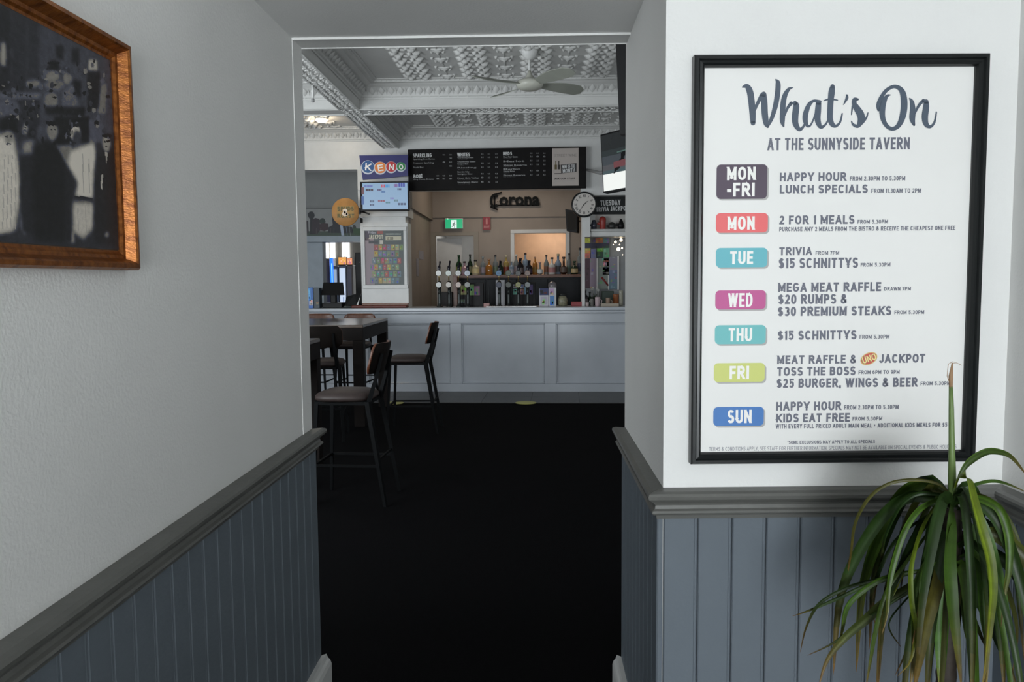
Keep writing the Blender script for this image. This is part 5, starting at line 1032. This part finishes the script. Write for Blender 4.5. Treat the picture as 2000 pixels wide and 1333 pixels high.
# ================================================================= RIGHT TELEVISIONS
tv = PL(1200, 376, 7.6, 0)
c4 = [at(1178.5, 377, 7.6), at(1262, 362, 7.2), at(1250, 243, 7.35), at(1172.5, 263.5, 7.75)]
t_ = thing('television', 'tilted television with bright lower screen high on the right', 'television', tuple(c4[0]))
L4 = [p - c4[0] for p in c4]; nrm = (L4[1] - L4[0]).cross(L4[3] - L4[0]).normalized(); nrm = nrm if nrm.y > 0 else -nrm
MB().add(L4 + [p + nrm * .05 for p in L4], [(0, 1, 2, 3), (7, 6, 5, 4), (0, 4, 5, 1), (1, 5, 6, 2), (2, 6, 7, 3), (3, 7, 4, 0)]).build('bezel', black_m, t_)
def bl(s, v): p = (L4[0] * (1 - s) + L4[1] * s) * (1 - v) + (L4[3] * (1 - s) + L4[2] * s) * v; return p - nrm * .003
g = MB(); G_ = lambda s0, v0, s1_, v1, c_: g.quad(bl(s0, v0), bl(s1_, v0), bl(s1_, v1), bl(s0, v1), h8(*c_))
G_(.02, .02, .97, .30, (246, 250, 246)); rows = [(.30, .36, (62, 80, 84)), (.36, .45, (74, 74, 78)), (.45, .6, (56, 62, 68)), (.6, .7, (32, 40, 42)), (.7, .97, (20, 24, 26))]  # white lower band is a window reflection, put in as glowing colour
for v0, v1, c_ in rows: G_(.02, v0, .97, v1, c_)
g.build('display', printmat('screen_picture_and_reflection', .25, .95), t_)
g = MB(); g.quad(bl(.3, .38) - nrm * .002, bl(.97, .40) - nrm * .002, bl(.97, .52) - nrm * .002, bl(.3, .48) - nrm * .002, h8(104, 58, 62)); g.quad(bl(.4, .62) - nrm * .002, bl(.97, .64) - nrm * .002, bl(.97, .66) - nrm * .002, bl(.4, .64) - nrm * .002, h8(70, 96, 90)); g.build('red_banner', printmat('screen_picture_and_reflection', .25, .95), t_)
pa = at(1147, 332, 10.85) - c4[0]; pb = at(1172, 338, 8.0) - c4[0]; MB().tube([pa, pb, (L4[0] + L4[3]) * .5 + nrm * .05 + Vector((.3, 0, 0))], .018, 6).build('wall_arm', mat('grey_bracket', (.2, .2, .2), .4), t_)
q4 = [at(1210.5, 263, 5.0), at(1300, 250, 4.6), at(1300, 60, 4.6), at(1201.5, 60, 5.0)]
t_ = thing('television', 'black television back close to the doorway, seen edge on', 'television', tuple(q4[0])); L5 = [p - q4[0] for p in q4]
g = MB().add(L5 + [p + Vector((.02, .07, 0)) for p in L5], [(0, 1, 2, 3), (7, 6, 5, 4), (0, 4, 5, 1), (1, 5, 6, 2), (2, 6, 7, 3), (3, 7, 4, 0)]); g.build('casing', black_m, t_)
MB().tube([(L5[2] + L5[3]) * .5 + Vector((0, .04, -.05)), (L5[2] + L5[3]) * .5 + Vector((0, .04, ZC - q4[3].z - .02))], .03, 8).build('ceiling_pole', black_steel, t_)

# ================================================================= CEILING FAN + DOWNLIGHT + HOOK + SPRINKLER
pf = at(1038, 112, 7.24); fx = -.015
f_ = thing('ceiling_fan', 'pale four bladed fan hanging from the pressed ceiling', 'fan', (fx, 7.24, 3.17))
MB().lathe([(.075, ZC - 3.17), (.072, .33), (.05, .285), (.02, .262)][::-1], 20).build('canopy', white_paint, f_)
MB().lathe([(.011, .15), (.011, .30)], 10).build('down_rod', white_paint, f_)
MB().lathe([(.012, .17), (.022, .14), (.045, .10), (.06, .09), (.10, .085), (.118, .07), (.118, .045), (.105, .02), (.06, .003), (.01, 0)][::-1], 28).build('motor_housing', fan_m, f_)
for k, a in enumerate((33, 128, 213, 310)):
    a = R(a); g = MB(); vs = []; n = 9
    for i in range(n):
        t = i / (n - 1); r_ = .08 + .49 * t; wd = (.035 + .055 * math.sin(min(1, t * 1.25) * math.pi * .62)) * (1 if t < .92 else .45); sk = .03 * math.sin(t * 3.0); z = .052 - .0 * t
        for s2 in (-1, 1):
            lx, ly, lz = r_, -sk + s2 * wd * .70, z - s2 * wd * .30
            vs.append((math.cos(a) * lx - math.sin(a) * ly, math.sin(a) * lx + math.cos(a) * ly, lz))
    m_ = len(vs); vs += [(x, y, z + .006) for x, y, z in vs]
    fs = [(2 * i, 2 * i + 2, 2 * i + 3, 2 * i + 1) for i in range(n - 1)]; fs += [tuple(j + m_ for j in f[::-1]) for f in fs]
    bd_ = [2 * i for i in range(n)] + [2 * i + 1 for i in range(n - 1, -1, -1)]; fs += [(bd_[i], bd_[(i + 1) % len(bd_)], bd_[(i + 1) % len(bd_)] + m_, bd_[i] + m_) for i in range(len(bd_))]
    g.add(vs, fs, None, False).build('blade', fan_b, f_)
pd = at(628, 234, 10.1); t_ = thing('downlight', 'glowing warm round downlight in the left ceiling bay', 'light', (pd.x, 10.1, ZC - .03))
MB().lathe([(.075, .03), (.078, .012), (.066, .0), (.052, .004)], 24).build('trim_ring', white_paint, t_)
MB().lathe([(.005, -.022), (.055, -.018), (.076, .004)], 20).build('lens', mat('lamp_lens', (1, .95, .85), .3, emit=(1, .86, .62), es=45), t_)
l = bpy.data.lights.new('downlight_lamp', 'POINT'); l.energy = 2.5; l.color = (1, .80, .58); l.shadow_soft_size = .05; lo = bpy.data.objects.new('downlight_lamp', l); C.objects.link(lo); lo.location = (pd.x, 10.1, ZC - .09)
ph = at(634, 190, 7.6); t_ = thing('beam_bracket', 'small white bracket with a rod hanging from the long beam', 'bracket', (BX0 + .02, 7.35, 3.12))
MB().tube([(0, 0, .155), (.004, 0, .10), (.0, 0, .02)], .011, 8).build('rod', white_paint, t_); MB().lathe([(.014, 0), (.018, .01), (.014, .03)], 10).build('end_cap', mat('grey_cap', (.3, .3, .3), .4), t_); MB().tube([(0, 0, .15), (.05, .02, .16)], .006, 6).build('arm', white_paint, t_)

# ================================================================= TABLES AND STOOLS
def table(x0, x1, y0, y1, zt_, label):
    t_ = thing('bar_table', label, 'table', ((x0 + x1) / 2, (y0 + y1) / 2, 0)); hx, hy = (x1 - x0) / 2, (y1 - y0) / 2
    MB().bev(-hx, -hy, zt_ - .03, hx, hy, zt_, .003).build('tabletop', dark_wood, t_)
    for s2 in (-1, 1): MB().bev(-hx, s2 * hy - (.03 if s2 > 0 else 0), zt_ - .16, hx, s2 * hy + (0 if s2 > 0 else .03), zt_ - .031, .002).build('apron', leg_wood, t_)
    for s2 in (-1, 1): MB().bev(s2 * hx - (.03 if s2 > 0 else 0), -hy + .03, zt_ - .16, s2 * hx + (0 if s2 > 0 else .03), hy - .03, zt_ - .031, .002).build('apron', leg_wood, t_)
    for sx in (-1, 1):
        for sy in (-1, 1):
            xa, ya = (hx - .11 if sx > 0 else -hx), (hy - .11 if sy > 0 else -hy); MB().bev(xa, ya, 0, xa + .11, ya + .11, zt_ - .161, .002).build('leg', leg_wood, t_)
table(-3.4, -1.735, 8.14, 9.55, 1.055, 'dark wooden high table nearest the bar counter')
table(-2.9, -1.74, 5.4, 6.5, 1.04, 'dark high table mostly hidden behind the left passage wall')
def stool(label):
    t_ = thing('bar_stool', label, 'stool', (0, 0, 0), 0, 'bar stools around the high tables')
    g = MB(); n = 20; prof = [(.80, .705), (.93, .70), (1.0, .715), (1.0, .730), (.93, .748), (.70, .762), (.30, .768), (.02, .769)]; vs = []
    for s2, z in prof:
        for k in range(n):
            a = 2 * math.pi * k / n; c_, s_ = math.cos(a), math.sin(a); e = .55; vs.append((.20 * s2 * abs(c_) ** e * (1 if c_ > 0 else -1), .20 * s2 * abs(s_) ** e * (1 if s_ > 0 else -1) * (1 + .06 * c_), z))
    g.add(vs, [(i * n + k, i * n + (k + 1) % n, (i + 1) * n + (k + 1) % n, (i + 1) * n + k) for i in range(len(prof) - 1) for k in range(n)] + [tuple(range(n))[::-1], tuple(range((len(prof) - 1) * n, len(prof) * n))], None, True); g.build('seat', pad_m, t_)
    g = MB()
    for a, b in (((.17, -.165), (.17, .165)), ((-.18, -.165), (-.18, .165)), ((.17, .165), (-.18, .165)), ((.17, -.165), (-.18, -.165))): g.tube([(*a, .69), (*b, .69)], .016, 4)
    g.build('seat_frame', black_steel, t_)
    for s2 in (-1, 1):
        MB().tube([(.165, s2 * .165, .69), (.20, s2 * .20, 0)], [.019, .014], 4).build('leg', black_steel, t_)
        MB().tube([(-.185, s2 * .165, .70), (-.30, s2 * .20, 0)], [.024, .015], 4).build('leg', black_steel, t_)
        MB().tube([(-.185, s2 * .150, .69), (-.235, s2 * .135, .85), (-.278, s2 * .125, 1.02)], [.022, .017, .013], 4).build('back_post', black_steel, t_)
        MB().tube([(.185, s2 * .186, .27), (-.255, s2 * .188, .27)], .011, 4).build('footrest', black_steel, t_)
    MB().tube([(.186, -.186, .27), (.186, .186, .27)], .012, 4).build('footrest', black_steel, t_); MB().tube([(-.25, -.188, .31), (-.25, .188, .31)], .010, 4).build('footrest', black_steel, t_)
    g = MB(); nx, nz = 15, 9; fr_v, bk_v = [], []
    for j in range(nz):
        v = j / (nz - 1); z = .885 + .205 * v
        cut = 0
        for i in range(nx):
            u = -1 + 2 * i / (nx - 1); e_ = abs(2 * v - 1); hwid = .205 * (1 - .22 * max(0, (e_ - .45) / .55) ** 2.2); y = u * hwid
            x = -.235 - .055 * v + .045 * (abs(u) ** 2) ; fr_v.append((x + .007, y, z)); bk_v.append((x - .007, y, z))
    N = nx * nz; fs = []
    for j in range(nz - 1):
        for i in range(nx - 1): q = j * nx + i; fs.append((q, q + 1, q + nx + 1, q + nx)); fs.append((q + N, q + nx + N, q + nx + 1 + N, q + 1 + N))
    bd_ = list(range(nx)) + [nx * (j + 1) - 1 for j in range(1, nz)] + list(range(N - 2, N - nx - 1, -1)) + [nx * j for j in range(nz - 2, 0, -1)]
    fs += [(bd_[i], bd_[i] + N, bd_[(i + 1) % len(bd_)] + N, bd_[(i + 1) % len(bd_)]) for i in range(len(bd_))]
    g.add(fr_v + bk_v, fs, None, True); br = g.build('backrest', ply_wood, t_)
    d2 = [(x - .002, y * .985, z) for x, y, z in bk_v]; d3 = [(x - .005, y * .985, z) for x, y, z in bk_v]; fs2 = []
    for j in range(nz - 1):
        for i in range(nx - 1): q = j * nx + i; fs2 += [(q, q + 1, q + nx + 1, q + nx), (q + N, q + nx + N, q + nx + 1 + N, q + 1 + N)]
    MB().add(d2 + d3, fs2, None, True).build('back_shell', mat('dark_back_shell', (.007, .005, .004), .6, spec=.15), br, label='dark rear face of the backrest'); return t_
S0 = stool('nearest brown backed bar stool, its seat facing left by the passage end')
ST = [(S0, (-1.275, 5.45), 176, None), (None, (-1.235, 7.95), 180, 'bar stool standing alone right of the high table, side on'), (None, (-2.01, 7.62), 98, 'bar stool with its curved back to us before the high table'),
      (None, (-2.20, 9.80), 264, 'bar stool facing us behind the high table near its right end'), (None, (-2.72, 9.86), 268, 'bar stool far left behind the high table, mostly hidden')]
for s_, (x, y), rz, lb in ST:
    o = s_ or copy_tree(S0)
    o.location = (x, y, 0); o.rotation_euler = (0, 0, R(rz))
    if lb: o['label'] = lb

# ================================================================= PLANT
YPl = 1.50
leaf_m = bpy.data.materials.new('strap_leaf'); leaf_m.use_nodes = True; nt = leaf_m.node_tree; b = nt.nodes['Principled BSDF']
at_n = nt.nodes.new('ShaderNodeAttribute'); at_n.attribute_name = 'Col'; nz_ = nt.nodes.new('ShaderNodeTexNoise'); nz_.inputs['Scale'].default_value = 18; nz_.inputs['Detail'].default_value = 5
mx = nt.nodes.new('ShaderNodeMix'); mx.data_type = 'RGBA'; mx.blend_type = 'MULTIPLY'; mx.inputs[0].default_value = .55; tcn = nt.nodes.new('ShaderNodeTexCoord'); nt.links.new(tcn.outputs['Object'], nz_.inputs['Vector'])
rmp = nt.nodes.new('ShaderNodeValToRGB'); rmp.color_ramp.elements[0].position = .35; rmp.color_ramp.elements[0].color = (.45, .42, .3, 1); rmp.color_ramp.elements[1].position = .65; rmp.color_ramp.elements[1].color = (1, 1, 1, 1)
nt.links.new(nz_.outputs['Fac'], rmp.inputs[0]); nt.links.new(at_n.outputs['Color'], mx.inputs[6]); nt.links.new(rmp.outputs[0], mx.inputs[7]); nt.links.new(mx.outputs[2], b.inputs['Base Color'])
b.inputs['Roughness'].default_value = .42; b.inputs['Specular IOR Level'].default_value = .28
crown = at(1860, 975, YPl)
pl = thing('strap_leaf_plant', 'tall drooping strap leaf plant in the corner under the poster', 'plant', (crown.x, YPl, 0))
MB().lathe([(.10, 0), (.135, .02), (.16, .28), (.165, .30), (.15, .30), (.14, .26)], 28).build('pot', mat('charcoal_pot', (.03, .03, .032), .5), pl)
MB().lathe([(.01, .262), (.142, .265)][::-1], 24).build('soil', mat('potting_soil', (.02, .014, .01), .9, bump=.5), pl)
tk = []; z = .26
prof = []
while z < crown.z - .01: prof.append((.017 + .0016 * (len(prof) % 2) + .004 * max(0, 1 - (z - .26) / .4), z)); z += .014
MB().lathe(prof, 12).build('trunk', mat('scarred_trunk', (.035, .025, .018), .7, noise=.4, scale=60), pl)
def catmull(P, n):
    out = []; L = len(P)
    for i in range(L - 1):
        p0, p1, p2, p3 = [np.array(P[min(max(j, 0), L - 1)], float) for j in (i - 1, i, i + 1, i + 2)]
        for k in range(n): t = k / n; out.append(.5 * ((2 * p1) + (p2 - p0) * t + (2 * p0 - 5 * p1 + 4 * p2 - p3) * t * t + (3 * p1 - p0 - 3 * p2 + p3) * t ** 3))
    out.append(np.array(P[-1], float)); return out
def leaf3(P3, wd, c0, c1, tilt, name='leaf', n=5):
    Q = catmull(P3, n); L = len(Q); vs = []; K = (-.5, -.28, 0, .28, .5); zz = (.13, .03, -.03, .03, .13); ph = random.uniform(0, 6)
    for i, p in enumerate(Q):
        t = i / (L - 1); tg = Q[min(i + 1, L - 1)] - Q[max(i - 1, 0)]; tg = tg / (np.linalg.norm(tg) + 1e-9)
        side = np.cross(tg, np.array([tilt[0] + .25 * math.sin(ph + t * 4), -1.0, tilt[1]])); side /= np.linalg.norm(side) + 1e-9; nr = np.cross(side, tg)
        ww = wd * min(1, .35 + t * 2.6) * (1 - max(0, (t - .5) / .5) ** 1.6) + .0006
        for k_, z_ in zip(K, zz): vs.append(p + side * ww * k_ + nr * ww * z_ * 1.3)
    fs, cs = [], []; st = [random.uniform(.62, .9), random.uniform(1.0, 1.5), random.uniform(.75, 1.1), random.uniform(.7, 1.3)]; random.shuffle(st)
    for i in range(L - 1):
        t = i / (L - 1); tt = max(0, (t - .62) / .38) ** 2; dk = random.uniform(.88, 1.1)
        for k in range(4):
            fs.append((5 * i + k, 5 * i + k + 1, 5 * i + k + 6, 5 * i + k + 5)); cs.append(tuple((a * (1 - tt) + b_ * tt) * st[k] * dk for a, b_ in zip(c0, c1)))
    g2 = MB(); g2.v = [tuple(v) for v in vs]; g2.f = [list(f) for f in fs]; g2.c = cs; g2.smooth = [True] * len(fs)
    return g2.build(name, leaf_m, pl, world=True)
GR = {'g': (.048, .098, .012), 'd': (.022, .050, .010), 'y': (.125, .165, .010), 'o': (.055, .064, .012), 'b': (.090, .070, .010)}
BR = (.22, .11, .04)
LV = [([(1872, 932), (1890, 905), (1920, 885), (1945, 882), (1975, 893), (2006, 930)], 16, .0, .03, 'g'),
      ([(1860, 965), (1872, 930), (1888, 932), (1900, 975), (1915, 1030), (1932, 1090), (1938, 1150), (1934, 1210), (1926, 1290), (1915, 1360)], 25, -.08, -.20, 'y'),
      ([(1858, 985), (1856, 1010), (1853, 1060), (1852, 1110), (1858, 1180), (1868, 1260), (1878, 1345)], 36, -.06, -.16, 'g'),
      ([(1852, 962), (1830, 945), (1790, 938), (1745, 942), (1710, 960), (1685, 990), (1668, 1030), (1662, 1080), (1655, 1120), (1645, 1162)], 8, .0, .12, 'o'),
      ([(1850, 970), (1825, 965), (1790, 965), (1760, 985), (1740, 1020), (1725, 1060), (1718, 1120), (1705, 1170)], 11, .0, .10, 'd'),
      ([(1850, 972), (1820, 980), (1790, 1000), (1765, 1040), (1745, 1100), (1735, 1150), (1732, 1200), (1722, 1240)], 15, -.03, -.06, 'g'),
      ([(1850, 975), (1825, 990), (1800, 1030), (1785, 1075), (1777, 1120), (1780, 1180), (1788, 1230), (1778, 1290), (1752, 1322)], 15, -.05, -.12, 'y'),
      ([(1850, 982), (1825, 1010), (1812, 1060), (1800, 1120), (1795, 1180), (1782, 1260)], 15, -.02, -.10, 'd'),
      ([(1850, 1070), (1820, 1115), (1780, 1145), (1730, 1175), (1690, 1210), (1650, 1245), (1615, 1290), (1598, 1345)], 25, .04, -.02, 'o'),
      ([(1840, 1110), (1770, 1122), (1700, 1135), (1650, 1150), (1600, 1180), (1575, 1225), (1563, 1275)], 9, .05, .12, 'd'),
      ([(1840, 1105), (1760, 1125), (1690, 1145), (1630, 1172), (1580, 1193), (1548, 1204)], 9, .06, .12, 'd'),
      ([(1830, 1110), (1740, 1125), (1690, 1150), (1655, 1185), (1645, 1230), (1638, 1262)], 14, .02, .05, 'g'),
      ([(1780, 1150), (1720, 1192), (1680, 1215), (1630, 1255), (1577, 1281)], 7, .02, .06, 'd'),
      ([(1840, 1005), (1775, 1090), (1728, 1160), (1708, 1240), (1700, 1290), (1690, 1350)], 12, -.02, .0, 'g'),
      ([(1842, 1010), (1815, 1090), (1790, 1160), (1775, 1230), (1768, 1275), (1748, 1320)], 12, .0, .04, 'd'),
      ([(1855, 1030), (1825, 1080), (1795, 1130), (1788, 1180), (1786, 1250), (1778, 1350)], 28, -.05, -.10, 'g'),
      ([(1855, 1040), (1840, 1100), (1825, 1160), (1808, 1220), (1795, 1290), (1782, 1360)], 30, -.05, -.14, 'b'),
      ([(1858, 1050), (1848, 1130), (1840, 1200), (1838, 1290), (1838, 1360)], 32, -.02, -.06, 'g'),
      ([(1862, 1000), (1885, 1020), (1905, 1060), (1915, 1120), (1920, 1200), (1928, 1270), (1925, 1360)], 26, -.03, -.10, 'g'),
      ([(1862, 988), (1880, 1005), (1900, 1060), (1905, 1130), (1900, 1200), (1905, 1250), (1909, 1305)], 16, .0, .03, 'd'),
      ([(1862, 1000), (1885, 1030), (1896, 1090), (1882, 1150), (1875, 1200), (1872, 1262)], 12, .03, .08, 'd'),
      ([(1865, 975), (1900, 972), (1930, 980), (1955, 1000), (1970, 1050), (1970, 1110), (1962, 1160), (1955, 1225)], 19, -.05, -.10, 'g'),
      ([(1865, 970), (1905, 968), (1945, 988), (1975, 1030), (1995, 1080), (2010, 1140)], 15, .0, -.02, 'o'),
      ([(1865, 972), (1910, 978), (1950, 1020), (1982, 1110), (1992, 1200), (2000, 1290)], 17, -.02, -.06, 'd'),
      ([(1865, 980), (1895, 990), (1925, 1040), (1950, 1120), (1965, 1200), (1980, 1270), (1998, 1345)], 23, -.04, -.08, 'g'),
      ([(1870, 962), (1900, 948), (1935, 940), (1965, 945), (2005, 962)], 8, .03, .08, 'g'),
      ([(1865, 1005), (1900, 1050), (1940, 1150), (1955, 1250), (1962, 1360)], 24, .0, -.02, 'd'),
      ([(1862, 1040), (1890, 1130), (1935, 1220), (1965, 1290), (1990, 1360)], 24, .02, .0, 'd'),
      ([(1850, 992), (1820, 1015), (1812, 1080), (1800, 1135), (1800, 1200)], 18, .04, .08, 'd'),
      ([(1850, 965), (1830, 952), (1815, 985), (1790, 1035), (1768, 1095), (1760, 1150)], 12, .02, .06, 'o'),
      ([(1860, 1050), (1875, 1120), (1890, 1180), (1912, 1235), (1930, 1275)], 14, .04, .06, 'd'),
      ([(1862, 1030), (1880, 1100), (1885, 1170), (1890, 1240), (1910, 1300)], 26, .05, .05, 'd'),
      ([(1855, 1035), (1835, 1110), (1820, 1200), (1815, 1290), (1812, 1360)], 26, .04, .04, 'd'),
      ([(1765, 1120), (1745, 1160), (1722, 1195), (1703, 1243)], 5, .0, .0, 'y'),
      ([(1860, 1010), (1910, 1060), (1960, 1140), (1985, 1230), (1975, 1330)], 16, .03, .05, 'o'),
      ([(1860, 1000), (1925, 1020), (1975, 1090), (2000, 1180), (2004, 1260)], 16, .03, .03, 'd'),
      ([(1850, 1000), (1790, 1020), (1745, 1060), (1715, 1120), (1700, 1170), (1712, 1230)], 11, .04, .08, 'd'),
      ([(1815, 1125), (1770, 1170), (1735, 1220), (1760, 1265)], 6, .05, .07, 'd'),
      ([(1858, 1060), (1870, 1140), (1858, 1220), (1850, 1290), (1842, 1360)], 22, .05, .05, 'o')]
for P, wpx, d0, d1, c_ in LV:
    n = len(P); P3 = []
    for i, (u, v) in enumerate(P):
        t = i / (n - 1); Y = YPl + (d0 * math.sin(min(1, t * 2) * math.pi / 2) + (d1 - d0) * t * t) * (t > 0)
        p = at(u, v, Y); p.x = min(p.x, 1.105); P3.append(tuple(p))
    leaf3(P3, wpx * .80 / 1567 * YPl, tuple(x_ * random.uniform(.85, 1.2) for x_ in GR[c_]), BR, (random.uniform(-.35, .35), random.uniform(-.2, .3)))
rr = random.Random(9)
for k in range(26):   # inner and rear leaves that hang behind the traced ones
    a = rr.uniform(-.3, 3.5) if k < 16 else rr.uniform(3.6, 5.9); zc = crown.z - rr.uniform(.0, .16); r1 = rr.uniform(.05, .14); dr = rr.uniform(.3, .5)
    P3 = [(crown.x, YPl, zc), (crown.x + math.cos(a) * r1 * .5, YPl + math.sin(a) * r1 * .5, zc + .03), (crown.x + math.cos(a) * r1, YPl + math.sin(a) * r1, zc - .03), (crown.x + math.cos(a) * r1 * 1.5, YPl + math.sin(a) * r1 * 1.5, zc - dr * .5), (crown.x + math.cos(a) * r1 * 1.6, YPl + math.sin(a) * r1 * 1.6, zc - dr)]
    P3 = [(min(p[0], 1.10), min(p[1], 1.9), p[2]) for p in P3]; leaf3(P3, rr.uniform(.012, .026), GR[rr.choice('ddgo')], BR, (rr.uniform(-.5, .5), rr.uniform(-.2, .2)))
# upright new shoot with its dry tip
g = [at(1860, 970, YPl), at(1859, 880, YPl), at(1858, 800, YPl), at(1857, 755, YPl)]
mb = MB().tube(g, [.008, .0056, .0046, .0034], 8); mb.build('shoot', mat('pale_green_shoot', (.13, .20, .06), .45, noise=.15), pl, world=True)
MB().tube([at(1857, 757, YPl), at(1857, 735, YPl), at(1860, 709, YPl)], [.0036, .0042, .0012], 6).build('dry_tip', mat('dry_leaf', (.33, .20, .11), .7), pl, world=True)
for P in ([(1858, 760), (1850, 735), (1852, 712), (1860, 707), (1866, 708)], [(1860, 710), (1868, 709), (1878, 714)]):
    MB().tube([at(u, v, YPl) for u, v in P], .0006, 4).build('dry_thread', mat('dry_leaf', (.33, .20, .11), .7), pl, world=True)
